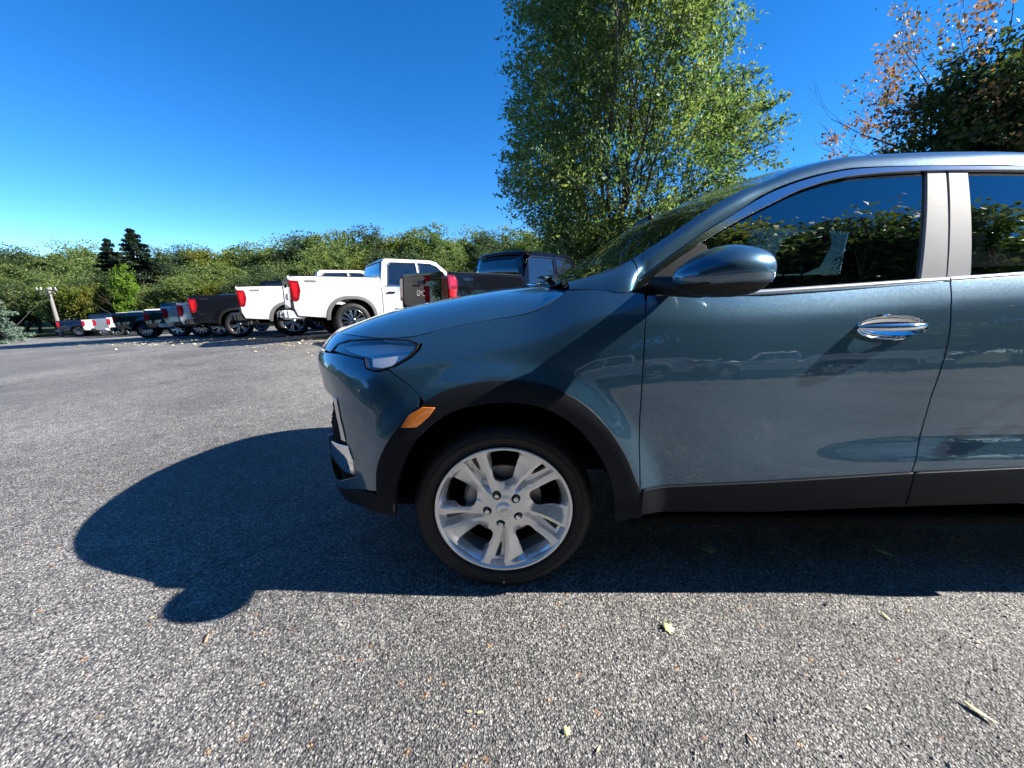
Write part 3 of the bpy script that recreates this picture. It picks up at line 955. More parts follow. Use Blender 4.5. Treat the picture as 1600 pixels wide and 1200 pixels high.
# windshield, roof
HDR = 8 * 6
def wgrid(i0, i1, bow0, bow1, crown, nq=18, ex=2.0):
    g = []
    for i in range(i0, i1 + 1):
        e = K3[i]; w = (i - i0) / max(1, i1 - i0); bow = bow0 + (bow1 - bow0) * w
        cr = crown[0] + (crown[1] - crown[0]) * min(1, w * 2.5)
        row = []
        for q in np.linspace(0, 1, nq):
            l = q * (YC - e[1])
            row.append((e[0] - bow * (1 - q ** ex), l, e[2] + cr * (1 - q ** 2.6)))
        g.append(row)
    return np.array(g)
full_grid('windshield', wgrid(0, HDR, .10, .13, (.0, .0)), M['windshield'], .004)
full_grid('roof', wgrid(HDR, len(K3) - 1, .13, .0, (.0, .045)), M['paint'], .03)
e = K3[-1]
# rear window and hatch top
rw = []
for i, s in enumerate(np.linspace(0, 1, 8)):
    rw.append([(e[0] - .0 + .38 * s - .0 * q + .05 * (1 - q ** 2), q * (.56 + .16 * s), e[2] + .045 * (1 - q ** 2.6) * (1 - s) - .36 * s) for q in np.linspace(0, 1, 12)])
full_grid('rear_window', np.array(rw), M['privacy'], .005)
for side in (-1, 1):
    rows = [(e[0] + .0, .66, 1.45), (e[0] + .02, .61, 1.51), (e[0], .56, e[2])], [(e[0] + .3, .83, 1.18), (e[0] + .36, .79, 1.2), (e[0] + .38, .72, e[2] - .36)]
    v = [(p[0], YC + side * p[1], p[2]) for r in rows for p in r]
    mesh_obj('rear_pillar', v, [(0, 1, 4, 3), (1, 2, 5, 4)], M['paint'], car, off=CAR_LOC)
# cowl between hood and windshield, wipers
cg = []
for s in np.linspace(0, 1, 4):
    cg.append([(.25 - .045 * q ** 4 + s * (K3[0][0] - .10 * (1 - q * q) - .25 + .045 * q ** 4) + .0, q * .70, 1.183 - .02 * math.sin(PI * s) + (K3[0][2] - 1.183) * s * q * q) for q in np.linspace(0, 1, 12)])
full_grid('cowl', np.array(cg), M['black'], .02)
MB().tube([(.17, YC - .55, 1.190), (.20, YC - .40, 1.205), (.22, YC - .1, 1.232), (.20, YC + .15, 1.238)], [.012, .010, .008, .006], 8).build('wiper', M['black'], car, off=CAR_LOC)
MB().tube([(.16, YC - .50, 1.203), (.155, YC - .2, 1.222), (.15, YC + .1, 1.226)], [.014, .010, .006], 8).build('wiper', M['gloss_black'], car, off=CAR_LOC)

# side windows: chrome frame, glass, pillars
ch_out = tg([(980, 456), (1000, 439), (1020, 422), (1050, 400), (1100, 365), (1150, 334), (1197, 306), (1250, 285), (1306, 270.5), (1355, 264.5), (1420, 262), (1474, 261), (1540, 261), (1600, 262)])
ch_in = tg([(988, 459), (1005, 446), (1025, 427), (1055, 405), (1105, 373), (1153, 345), (1204, 319), (1250, 297), (1306, 280), (1355, 273), (1420, 268.5), (1474, 267), (1540, 266.5), (1600, 267)])
xo, zo = ch_out[-1]; xi, zi = ch_in[-1]
ch_out = smooth_line(ch_out + [(2.35, zo - .012), (2.75, zo - .055), (3.02, zo - .14), (3.1, 1.36)], 3)
ch_in = smooth_line(ch_in + [(2.35, zi - .014), (2.72, zi - .060), (2.96, zi - .14), (3.04, 1.36)], 3)
both_gh('window_trim', ch_out + list(reversed(ch_in)), M['satin'], step=.02, depth=.012, lift=.006, soft=.002)
bt = tg([(1060, 461), (1197, 452), (1300, 445), (1439, 435.5), (1479, 433), (1600, 425)])
bb = tg([(1060, 469), (1190, 462), (1300, 454.5), (1439, 445), (1479, 442.5), (1600, 434)])
bmid = tg([(1062, 464.5), (1197, 457), (1300, 450), (1439, 440.5)])
bmid2 = tg([(1479.5, 438), (1600, 429.5)]) + [(2.3, 1.253), (3.04, 1.30)]
for line in (bmid + tg([(1476, 438.2)]), bmid2):
    for sd in (-1, 1):
        pts = []
        for x_, z_ in resample(line, .08, False):
            pts.append((x_, YC + sd * (float(lgh(x_, z_)) + .005), z_))
        b_ = MB().tube(pts, .0115, 12)
        b_.v = [(p[0], p[1], p[2]) for p in b_.v]
        b_.build('belt_trim', M['belt'], car, off=CAR_LOC)
fg = ch_in
fx_end = tg([(1449, 267)])[0][0]
xb0, xb1 = tg([(1449, 268), (1439, 436)])
top_f = [p for p in ch_in if p[0] < xb0[0]]
front_glass = [(u, z) for u, z in top_f] + [xb0, xb1] + [(p[0], p[1] + .002) for p in reversed(tg([(1060, 462), (1197, 453), (1300, 446)]))]
both_gh('front_door_glass', front_glass, M['glass'], step=.05, depth=0, lift=-.010)
both_gh('pillar_trim', [xb0] + tg([(1477, 266.5), (1477.5, 434)]) + [xb1], M['pillar'], step=.03, depth=.012, lift=.001, soft=.0015)
rb = tg([(1482, 267), (1511, 267), (1516, 431), (1480, 433)])
both_gh('pillar_trim', rb, M['pillar'], step=.03, depth=.012, lift=.001, soft=.0015)
top_r = [p for p in ch_in if rb[1][0] < p[0] < 2.42]
both_gh('rear_door_glass', [rb[1]] + top_r + [(2.44, 1.265)] + [(1.9, 1.247), rb[2]], M['privacy'], step=.05, depth=0, lift=-.010)
both_gh('quarter_glass', [p for p in ch_in if 2.52 < p[0]] + [(3.02, 1.315), (2.54, 1.28)], M['privacy'], step=.05, depth=0, lift=-.010)
both_gh('pillar_trim', [p for p in ch_in if 2.40 < p[0] < 2.54] + [(2.55, 1.28), (2.45, 1.27)], M['gloss_black'], step=.03, depth=.012, lift=.0, soft=.001)
# black sail at the front of the window and rubber behind the chrome
both_gh('mirror_sail', tg([(986, 459), (1005, 447), (1025, 429), (1060, 404), (1094, 382), (1101, 386), (1125, 462), (1075, 468), (1010, 466)]), M['black'], step=.02, depth=.01, lift=.010, soft=.002)
both_gh('inner_body', [(p[0], p[1] + .012) for p in ch_out] + [(3.06, 1.28), (2.3, 1.235), (1.7, 1.205), (1.1, 1.155), (.5, 1.14)], M['void'], holes=[front_glass, [(rb[1][0], rb[1][1])] + top_r + [(2.44, 1.265), (1.9, 1.247), rb[2]]], step=.06, depth=.03, lift=-.014, soft=0)

# door mirror
def mirror(side):
    cx, cz, cy = .622, 1.222, 1.165
    v, f = [], []
    nu, nv = 40, 26
    for j in range(nv + 1):
        ph = -PI / 2 + PI * j / nv
        for i in range(nu):
            th = 2 * PI * i / nu
            a = math.cos(ph) * math.cos(th); b = math.sin(ph); c = math.cos(ph) * math.sin(th)
            # a: x, b: z, c: depth
            sg = lambda t, p: math.copysign(abs(t) ** p, t)
            X = sg(a, .92) * (.140 if a < 0 else .130)
            Zt = .068 if b > 0 else .074
            Z = sg(b, .9) * Zt * (1 - (.36 if b > 0 else .10) * max(0, -a) ** 1.6)
            Yd = sg(c, .95) * .105
            # egg: lower and narrower towards the front of the car
            Z -= .018 * max(0, -a) ** 1.3 * 1.0
            if X > .085: X = .085 + (X - .085) * .72
            v.append((cx + X, cy + Yd, cz + Z))
    for j in range(nv):
        for i in range(nu):
            f.append((j * nu + i, (j + 1) * nu + i, (j + 1) * nu + (i + 1) % nu, j * nu + (i + 1) % nu))
    V = np.array(v)
    zsplit = 1.190
    cz_f = np.array([V[list(q), 2].mean() for q in f])
    if side > 0: V[:, 1] = 2 * YC - V[:, 1]; f = [q[::-1] for q in f]
    top = [q for q, z in zip(f, cz_f) if z > zsplit]; bot = [q for q, z in zip(f, cz_f) if z <= zsplit]
    # cap is body colour, lower half and arm are black; the cap is a little proud
    Vc = np.array([cx, cy if side < 0 else 2 * YC - cy, cz])
    Vt = Vc + (V - Vc) * 1.012
    m = mesh_obj('mirror_cap', Vt, top, M['paint'], car, True, off=CAR_LOC)
    md = m.modifiers.new('thick', 'SOLIDIFY'); md.thickness = .004; md.offset = -1
    # housing
    w_ = mesh_obj('mirror_housing', V, f, M['gloss_black' if False else 'black'], car, True, off=CAR_LOC)
    s = -1 if side < 0 else 1
    mb = MB().tube([(.50, YC + s * .80, 1.185), (.53, YC + s * .88, 1.180), (.58, YC + s * .97, 1.180), (.62, YC + s * 1.0, 1.185)], [.030, .034, .036, .03], 12)
    mb.build('mirror_arm', M['black'], car, off=CAR_LOC)
    MB().box((.700, YC + s * 1.02, 1.222), (.012, .13, .08), .004).build('mirror_glass', M['chrome'], car, off=CAR_LOC)
mirror(-1); mirror(1)

# door handles
def handle(uc, zc, parent_):
    a, h = .118, .040
    el = cup_outline(uc, zc, 1.03)
    for fn, fl, sd in ((near, False, -1), (farside, True, 1)):
        def dish(u, z, fn=fn, sd=sd):
            P = fn(u, z); rr = ((u - uc) / a) ** 2 + ((z - zc) / h) ** 2
            P = P.copy(); P[..., 1] -= sd * (.030 * np.clip(1 - rr, 0, 1) ** .6 - .003)
            return P
        panel('handle_cup', el, dish, M['chrome'], car, (), .008, .004, CAR_LOC, flip=fl, use_n=True, bstep=.008)
        pts = []; rad = []
        for t in np.linspace(-1, 1, 17):
            P = fn(np.array([uc + t * a * .97]), np.array([zc + .004 * t + .002]))[0]
            pts.append((P[0], P[1] + sd * (.034 * (1 - abs(t) ** 2.6) - .000), P[2]))
            rad.append(.0125 * (1 - .35 * abs(t) ** 3))
        MB().tube(pts, rad, 12).build('door_handle', M['chrome'], car, off=CAR_LOC)
hu, hz = HU, HZ
handle(hu, hz, None)
handle(hu + .98, hz + .035, None)

# headlamps: dark bowl, bright reflectors, clear lens
hl = [(ht[0][0], ht[0][1] - .004)] + [(u, z) for u, z in trace([(528, 537), (545, 531.5), (575, 529.5), (605, 529), (640, 531), (655, 537), (651, 546), (640, 557), (612, 574), (599, 578), (588, 579), (573, 576), (570, 560), (548, 556), (530, 551)])]
hlm = both('headlamp_housing', hl, M['black'], step=.02, depth=.01, lift=-.085)
inner = trace([(530, 540), (560, 536), (600, 535), (642, 538), (636, 552), (610, 568), (592, 572), (578, 570), (576, 556), (552, 551)])
def lamp_bowl(fn, sd):
    def g(u, z):
        P = fn(u, z).copy(); n = fn(u, z + .001) - fn(u, z - .001)
        # stepped, upward looking reflector surfaces inside the lamp
        k = (z - .86) / .11
        P[..., 1] -= sd * (.006 + .012 * np.clip(k, 0, 1)); P[..., 0] += .004 + .008 * np.clip(k, 0, 1); P[..., 2] -= .010
        return P
    return g
for fn_, fl_, sd_ in ((near, False, -1), (farside, True, 1)):
    panel('headlamp_reflector', inner, lamp_bowl(fn_, sd_), M['reflector'], car, (), .012, .004, CAR_LOC, flip=fl_)
both('headlamp_bezel', trace([(572, 552), (640, 545), (636, 549), (575, 557)]), M['satin'], step=.012, depth=.012, lift=-.018)
both('lamp_lens', hl, M['lens'], step=.02, depth=.004, lift=-.002, soft=.0015)
# dark frame round the lamp
cen = np.mean(np.array(hl), 0)
hin = [tuple(np.array(p) + (cen - np.array(p)) * .035) for p in hl]
both('lamp_surround', hl, M['black'], holes=[hin], step=.01, depth=.02, lift=.0015)

# --- wheels
def wheel(cx, cz, side, steer=0):
    yf = YC + side * .885          # plane of the spoke face
    w = empty('wheel', (cx - CAR_LOC[0], yf - CAR_LOC[1], cz), parent=car)
    off = (cx, yf, cz)
    sg = side
    prof = [(.243, -.03), (.262, -.012), (.268, -.001), (.2755, .006), (.277, .0085), (.279, .0065), (.291, .0105), (.300, .0125), (.302, .0145), (.304, .0145), (.306, .0120), (.322, .009), (.324, .0075), (.333, .001), (.340, -.010), (.3455, -.020), (.3485, -.032), (.3500, -.050), (.346, -.053), (.346, -.060), (.3505, -.063), (.351, -.095), (.346, -.098), (.346, -.106), (.351, -.109), (.351, -.14), (.346, -.143), (.346, -.15), (.350, -.153), (.347, -.18), (.335, -.20), (.30, -.208), (.25, -.19)]
    def tread(k, j, r):
        if j in (14, 15, 16, 17) and (k % 4) == 0: return r - .0045
        if j in (20, 21, 24, 25, 28) and (k % 4) == 2: return r - .003
        return r
    v, f = lathe(prof, 240, (cx, yf, cz), sgn=sg, mod=tread)
    ty = mesh_obj('tyre', v, f, M['rubber'], w, True, off=off, sharp=40)
    el_ = [(cx + .0035 * math.cos(t), yf + sg * .0135, cz - .3115 + .0055 * math.sin(t)) for t in np.linspace(0, 2 * PI, 17)]
    MB().tube(el_, .0009, 5, False).build('sidewall_mark', M['satin'], w, off=off)
    rp = [(.262, -.001), (.2645, .002), (.262, .0055), (.256, .006), (.2515, .003), (.2495, -.006), (.243, -.022), (.238, -.05), (.232, -.10), (.228, -.15), (.24, -.17)]
    v, f = lathe(rp, 120, (cx, yf, cz), sgn=sg)
    mesh_obj('rim', v, f, M['alloy'], w, True, off=off)
    RR = .262
    def P2(r, a): return (r * RR * math.cos(R(a)), r * RR * math.sin(R(a)))
    holes = []
    for k in range(5):
        o = 72 * k
        def rot(p):
            c, s = math.cos(R(o)), math.sin(R(o)); return (p[0] * RR * c - p[1] * RR * s, p[0] * RR * s + p[1] * RR * c)
        big = [(-.185, .845), (-.02, .872), (.10, .868), (.225, .835), (.205, .74), (.165, .60), (.125, .47), (.02, .425), (-.07, .425), (-.130, .46), (-.160, .56), (-.172, .72)]
        holes.append([rot(p) for p in smooth_line(big, 3, True)])
        sl = [P2(.885, 50.2 + o), P2(.880, 45.0 + o), P2(.78, 46.2 + o), P2(.64, 49.6 + o), P2(.70, 51.6 + o), P2(.80, 51.0 + o)]
        holes.append(sl)
        c = P2(.245, 43 + o)
        holes.append([(c[0] + .0178 * math.cos(t), c[1] + .0178 * math.sin(t)) for t in np.linspace(0, 2 * PI, 16, endpoint=False)])
    lines_ = []
    for k in range(5):
        for rs_, as_ in (([.36, .6, .95], [65.5, 62, 56]), ([.36, .6, .95], [43, 38, 36])):
            rr__ = np.linspace(rs_[0], rs_[2], 14); lines_.append([P2(r, np.interp(r, rs_, as_) + 72 * k) for r in rr__])
        for sgn_, rs_, as_ in ((1, [.28, .39, .6, .97], [58, 60, 56.5, 53.5]), (-1, [.28, .37, .6, .98], [54, 50, 43, 40.5])):
            for inn in (0, 1):
                lines_.append([P2(r, np.interp(r, rs_, as_) - sgn_ * inn * .8 / max(r, .25) + 72 * k) for r in np.linspace(.40, .94, 14)])
    disc = [(.2505 * math.cos(t), .2505 * math.sin(t)) for t in np.linspace(0, 2 * PI, 120, endpoint=False)]
    def hgt(a, b):
        r = np.hypot(a, b) / RR; th = np.degrees(np.arctan2(b, a))
        lt = (th - 18) % 72 + 18            # 18..90, blade pair centred near 54
        base = np.interp(r, [0, .17, .22, .33, .5, .75, .90, .96], [-.010, -.010, -.014, -.020, -.020, -.012, -.004, -.003])
        aA = np.interp(r, [.28, .39, .6, .97], [58, 60, 56.5, 53.5]); aB = np.interp(r, [.28, .37, .6, .98], [54, 50, 43, 40.5])
        e_ = .8 / np.maximum(r, .25)
        ch = np.clip((lt - aB) / e_, 0, 1) * np.clip((aA - lt) / e_, 0, 1) * sstep(.27, .42, r) * (1 - sstep(.93, .97, r))
        # facets: each blade falls away from a ridge
        rgA = np.interp(r, [.36, .6, .95], [65.5, 62, 56]); rgB = np.interp(r, [.36, .6, .95], [43, 38, 36])
        fa = np.where(lt > 54, np.abs(lt - rgA), np.abs(lt - rgB))
        fac = .017 * np.clip(fa / 18, 0, 1) * sstep(.3, .6, r) * (1 - .5 * sstep(.85, .95, r))
        fa2 = np.where((lt > 54) & (lt > rgA), .010 * np.clip((lt - rgA) / 14, 0, 1), 0) * sstep(.3, .5, r) * (1 - sstep(.86, .93, r))
        t0 = np.abs((th - 18 + 36) % 72 - 36)
        bowl = .040 * (1 - sstep(12.5, 16.0, t0)) * (1 - sstep(.82, .965, r)) * sstep(.55, .75, r)
        return base - bowl - .024 * ch - fac - fa2
    def face(a, b):
        a = np.asarray(a, float); b = np.asarray(b, float)
        return np.stack([cx + a, yf + sg * hgt(a, b), cz + b], -1)
    panel('spokes', disc, face, M['alloy'], w, holes, .0055, .036, off, flip=(side > 0), use_n=False, bstep=.006, lines=lines_, crease=17)
    # hub backing, cap, nuts
    v, f = lathe([(0.0, -.030), (.075, -.030), (.075, -.07)], 40, (cx, yf, cz), sgn=sg)
    mesh_obj('hub', v, f, M['dark_metal'], w, True, off=off, sharp=30)
    v, f = lathe([(0.0, -.001), (.020, -.0012), (.0225, -.0025), (.0225, -.0010), (.0255, -.0010), (.0285, -.0035), (.031, -.009), (.032, -.014)], 48, (cx, yf, cz), sgn=sg)
    cap = mesh_obj('centre_cap', v, f, M['alloy'], w, True, off=off, sharp=35)
    em = MB()
    for s_ in (-1, 0, 1):
        sx_ = s_ * .0085 + .001
        sh = [(-.0045, .0065), (.0048, .0075), (.0042, -.002), (.000, -.0078), (-.0042, -.002)]
        sh2 = [(p[0] + sx_ + p[1] * .25, p[1] + s_ * .0026) for p in sh]
        vv = [(cx + p[0], yf + sg * (.0016 + .0003 * s_), cz + p[1]) for p in sh2] + [(cx + p[0] * 1.05, yf + sg * -.003, cz + p[1] * 1.05) for p in sh2]
        ff = [(0, 1, 2, 3, 4)] + [(i, (i + 1) % 5, 5 + (i + 1) % 5, 5 + i) for i in range(5)]
        em.add(vv, ff)
    em.build('emblem', M['satin'], w, False, off=off)
    for k in range(5):
        c = P2(.245, 43 + 72 * k)
        v, f = [], []
        for (r, d, n6) in ((.0085, -.0045, 6), (.0105, -.007, 6), (.0105, -.028, 6)):
            for i in range(6):
                v.append((cx + c[0] + r * math.cos(i * PI / 3 + .3), yf + sg * d, cz + c[1] + r * math.sin(i * PI / 3 + .3)))
        f = [tuple(range(6))] + [(j * 6 + i, j * 6 + (i + 1) % 6, (j + 1) * 6 + (i + 1) % 6, (j + 1) * 6 + i) for j in range(2) for i in range(6)]
        mesh_obj('lug_nut', v, f, M['chrome'], w, False, off=off)
    # brake disc and caliper
    v, f = lathe([(.07, -.060), (.085, -.060), (.086, -.082), (.150, -.082), (.1515, -.084), (.1515, -.104), (.07, -.104)], 72, (cx, yf, cz), sgn=sg)
    mesh_obj('brake_disc', v, f, M['disc'], w, True, off=off, sharp=30)
    mbc = MB()
    pts = [(cx + .132 * math.cos(R(a)), yf + sg * -.078, cz + .132 * math.sin(R(a))) for a in np.linspace(128, 190, 8)]
    mbc.tube(pts, [.018, .026, .030, .032, .032, .030, .026, .018], 10)
    mbc.box((cx - .125, yf + sg * -.062, cz + .045), (.035, .02, .06), .006, Matrix.Rotation(R(20), 3, 'Y'))
    mbc.build('brake_caliper', M['caliper'], w, off=off)
    v, f = lathe([(0, -.125), (.226, -.125), (.226, -.12)], 48, (cx, yf, cz), sgn=sg)
    mesh_obj('wheel_backing', v, f, M['void'], w, True, off=off)
for (cx, cz) in (WR, WR2):
    wheel(cx, cz, -1); wheel(cx, cz, 1)

# --- interior
def rbox(c, d, bev, material, name, rot=None, label=None):
    o = MB().box(c, d, bev, rot).build(name, material, car, off=CAR_LOC)
    md = o.modifiers.new('bev', 'BEVEL'); md.width = bev * .6; md.segments = 2; md.limit_method = 'ANGLE'
    return o
tilt = Matrix.Rotation(R(-20), 3, 'Y')
def seat(x, y):
    rbox((x, y, .60), (.50, .50, .18), .06, M['interior'], 'seat_cushion')
    rot = Matrix.Rotation(R(18), 3, 'Y')
    rbox((x + .32, y, .93), (.14, .50, .62), .06, M['interior'], 'seat_back', rot)
    rbox((x + .44, y, 1.325), (.10, .27, .19), .045, M['interior'], 'headrest', rot)
    MB().tube([(x + .41, y - .06, 1.2), (x + .43, y - .06, 1.3)], .006, 6).tube([(x + .41, y + .06, 1.2), (x + .43, y + .06, 1.3)], .006, 6).build('headrest_post', M['chrome'], car, off=CAR_LOC)
seat(.86, YC - .37); seat(.86, YC + .37)
rbox((2.05, YC, .62), (.5, 1.25, .2), .06, M['interior'], 'rear_bench')
rbox((2.36, YC, .98), (.14, 1.25, .62), .06, M['interior'], 'rear_bench_back', Matrix.Rotation(R(18), 3, 'Y'))
rbox((.60, YC, .98), (.36, 1.42, .26), .07, M['interior'], 'dashboard')
rbox((.68, YC - .1, 1.10), (.04, .62, .13), .02, M['screen'], 'display', Matrix.Rotation(R(-15), 3, 'Y'))
rbox((1.0, YC, .62), (1.0, .2, .30), .04, M['interior_grey'], 'centre_console')
ring = [(0.80 + .19 * math.sin(t) * .35 + .0, YC - .37 + .185 * math.cos(t), 1.02 + .19 * math.sin(t) * .93) for t in np.linspace(0, 2 * PI, 33)]
MB().tube(ring, .016, 8, False).box((.79, YC - .37, 1.01), (.05, .16, .10), .03).tube([(.79, YC - .37, 1.0), (.60, YC - .37, .95)], .03, 8).tube([(.79, YC - .37 - .17, 1.01), (.79, YC - .37 + .17, 1.01)], .016, 8).build('steering_wheel', M['interior'], car, off=CAR_LOC)
rbox((.70, YC, 1.50), (.03, .24, .06), .02, M['black'], 'rear_view_mirror')
rbox((1.60, YC - .68, 1.05), (.10, .06, .85), .025, M['interior_grey'], 'pillar_lining', Matrix.Rotation(R(0), 3, 'Y') @ Matrix.Rotation(R(-12), 3, 'X'))
rbox((1.60, YC + .68, 1.05), (.10, .06, .85), .025, M['interior_grey'], 'pillar_lining', Matrix.Rotation(R(12), 3, 'X'))
rbox((1.9, YC, 1.58), (1.6, 1.04, .02), .008, M['interior_grey'], 'headliner')

# ---------------------------------------------------------------- pickup trucks
def truck(name, dims):
    """builds a crew-cab pickup at the origin, heading +x, wheels on z=0.  y+ is its left side."""
    Lr = dims.get('L', 5.85); W = dims.get('W', 1.03); bed = dims.get('bed', 1.42); roof = dims.get('roof', 1.92); wr = dims.get('wr', .42)
    round_lamp = dims.get('round_lamp', False)
    t = empty(name, (0, 0, 0))
    xr_w = dims.get('xrw', 1.22); xf_w = xr_w + dims.get('wb', 3.75)
    xcab = dims.get('xcab', 1.93)       # rear of cab
    def sy(x, z):        # half width profile
        z = np.asarray(z, float); x = np.asarray(x, float)
        prof = np.interp(z, [.4, .55, .7, .95, 1.12, 1.30, 1.42, 1.5], [.965, .985, .992, 1.0, .995, .975, .955, .93]) * W
        fr = np.clip((x - (Lr - .9)) / .9, 0, 1); bk = np.clip((.5 - x) / .5, 0, 1)
        fl = 0
        for wx in (xr_w, xf_w):
            fl = fl + .03 * (1 - sstep(.52, .75, np.hypot(x - wx, z - wr)))
        return prof - .14 * fr ** 2.2 - .015 * bk ** 2 + fl
    def sidef(s): return lambda x, z: np.stack([x, s * sy(x, z), z], -1)
    def arch(wx, r, a0, a1, n=18, sq=1.0):
        return [(wx + r * 1.02 * math.copysign(abs(math.cos(a)) ** .82, math.cos(a)), wr + .02 + r * abs(math.sin(a)) ** .86 * math.copysign(1, math.sin(a))) for a in np.linspace(a0, a1, n)]
    ra_ = wr + .125
    zb = .52
    for s in (-1, 1):
        fl = s > 0
        f = sidef(s)
        # bed side with the arch cut into its lower edge
        ar = arch(xr_w, ra_, PI * .98, PI * .02)
        bedp = [(.04, .74), (.10, .58), (xr_w - ra_ - .05, zb)] + ar + [(xcab - .012, zb), (xcab - .012, bed - .01), (1.0, bed), (.06, bed), (.02, bed - .06)]
        lamp = [(-.005, bed - .10), (.17, bed - .11), (.19, bed - .3), (.14, bed - .50), (.10, bed - .53), (.03, bed - .52)] if not round_lamp else [(.0, bed - .05), (.14, bed - .06), (.185, bed - .14), (.17, bed - .3), (.12, bed - .42), (.02, bed - .43)]
        panel('bed_side', bedp, f, PAINT, t, (), .09, .05, flip=fl, soft=.006)
        panel('tail_lamp', lamp, f, M['red_lens'], t, (), .05, .03, flip=fl, lift=.012, soft=.008)
        if not round_lamp:
            panel('lamp_bar', [(.03, bed - .15), (.14, bed - .16), (.11, bed - .46), (.05, bed - .45)], f, M['red_inner'], t, (), .05, .01, flip=fl, lift=.018, soft=.004)
        else:
            for q_ in (0, 1): panel('lamp_bar', [(.03, bed - .09 - .19 * q_), (.145, bed - .10 - .19 * q_), (.145, bed - .22 - .18 * q_), (.03, bed - .22 - .18 * q_)], f, M['red_inner'], t, (), .05, .01, flip=fl, lift=.018, soft=.004)
        tr_o = arch(xr_w, ra_ + .01, PI * .99, PI * .01); tr_i = arch(xr_w, ra_ - .06, PI * .01, PI * .99)
        panel('arch_trim', tr_o + tr_i, f, dims['trim'], t, (), .06, .03, flip=fl, lift=.012, soft=.004)
        # doors
        dz = bed - .0
        rd = [(xcab + .012, zb), (xcab + .95, zb), (xcab + 1.02, .8), (xcab + 1.02, 1.16), (xcab + .012, 1.14)]
        belt = 1.20 * roof / 1.92
        rd = [(xcab + .012, zb), (xcab + .92, zb), (xcab + 1.0, .75), (xcab + 1.02, belt), (xcab + .012, belt)]
        fdp = [(xcab + .94, zb), (xcab + 1.93, zb), (xcab + 2.0, belt - .04), (xcab + 1.045, belt), (xcab + 1.02, .75)]
        panel('rear_door', rd, f, PAINT, t, (), .12, .04, flip=fl, soft=.004)
        panel('front_door', fdp, f, PAINT, t, (), .12, .04, flip=fl, soft=.004)
        fa = arch(xf_w, ra_, PI * .98, PI * .02)
        xf0 = xcab + 1.96
        fen = [(xf0, zb)] + ([(xf_w - ra_ - .02, zb)] if xf_w - ra_ - .02 > xf0 + .03 else []) + fa + [(Lr - .15, .55), (Lr - .03, .70), (Lr - .03, 1.12), (xf0 + .6, belt - .03), (xf0 + .05, belt - .03)]
        panel('front_fender', fen, f, PAINT, t, (), .12, .05, flip=fl, soft=.005)
        panel('arch_trim', arch(xf_w, ra_ + .01, PI * .99, PI * .01) + arch(xf_w, ra_ - .06, PI * .01, PI * .99), f, dims['trim'], t, (), .06, .03, flip=fl, lift=.012, soft=.004)
        panel('sill', [(xcab - .3, .40), (xf0 - .05, .40), (xf0 - .05, .51), (xcab - .3, .51)], f, M['black'], t, (), .2, .03, flip=fl)
        panel('headlamp', [(Lr - .34, .93), (Lr - .03, .86), (Lr - .03, 1.08), (Lr - .30, 1.10)], f, M['reflector'], t, (), .1, .03, flip=fl, lift=.01)
        # door handles
        for hx in (xcab + .13, xcab + 1.17):
            MB().box((hx + .09, s * (float(sy(hx, belt - .14)) + .022), belt - .13), (.20, .025, .035), .01).build('door_handle', dims['bright'], t)
        # greenhouse side with two windows
        yb, yt = W * .955, W * .80
        def gf(x, z, s=s):
            z = np.asarray(z, float); x = np.asarray(x, float)
            k = (z - belt) / (roof - belt)
            return np.stack([x, s * (yb + (yt - yb) * k - .03 * k * k), z], -1)
        topz = roof - .05
        out = [(xcab + .0, belt), (xcab + .12, topz - .06), (xcab + .22, topz), (xcab + 1.35, topz), (xcab + 1.55, topz - .05), (xcab + 2.22, belt + .02), (xcab + 2.22, belt)]
        if dims.get('fastback'):
            out = [(xcab + .0, belt), (xcab + .10, belt + .3), (xcab + .32, topz - .02), (xcab + .6, topz), (xcab + 1.30, topz), (xcab + 1.55, topz - .07), (xcab + 2.22, belt + .02), (xcab + 2.22, belt)]
        w1 = [(xcab + .17, belt + .045), (xcab + .24, topz - .14), (xcab + .32, topz - .09), (xcab + .93, topz - .085), (xcab + .95, belt + .045)]
        w2 = [(xcab + 1.05, belt + .045), (xcab + 1.03, topz - .085), (xcab + 1.35, topz - .09), (xcab + 1.52, topz - .15), (xcab + 1.98, belt + .05)]
        panel('cab_side', out, gf, PAINT, t, [w1, w2], .12, .04, flip=fl, soft=.006)
        for w_ in (w1, w2):
            panel('side_window', w_, gf, M['truck_glass'], t, (), .2, 0, flip=fl, lift=-.012)
        for w_ in (w1, w2):
            c_ = np.mean(np.array(w_), 0); big_ = [tuple(c_ + (np.array(p) - c_) * np.array((1.06, 1.10))) for p in w_]
            panel('window_frame', big_, gf, M['gloss_black'], t, [w_], .12, .01, flip=fl, lift=.003)
        panel('belt_strip', [(xcab + .10, belt + .008), (xcab + 2.0, belt + .008), (xcab + 2.0, belt + .028), (xcab + .10, belt + .028)], gf, dims['bright'], t, (), .3, .006, flip=fl, lift=.008)
        if s > 0 or True:
            panel('bed_seam', [(xr_w + .62, zb + .05), (xr_w + .635, zb + .05), (xr_w + .635, .62), (xr_w + .62, .62)], f, M['black'], t, (), .2, 0, flip=fl, lift=.002)
        panel('badge_plate', [(.30, bed - .13), (.52, bed - .13), (.52, bed - .085), (.30, bed - .085)], f, dims['trim'], t, (), .2, .004, flip=fl, lift=.006)
        MB().box((xcab * .5, s * (float(sy(1.0, bed)) - .03), bed + .004), (xcab - .12, .07, .02), .006).build('rail_cap', M['black'], t)
        # mirror
        MB().box((xcab + 1.83, s * (W + .17), belt + .13), (.16, .22, .26), .05).tube([(xcab + 1.83, s * (W - .06), belt + .04), (xcab + 1.83, s * (W + .12), belt + .06)], .03, 6).build('door_mirror', dims['mirror'], t)
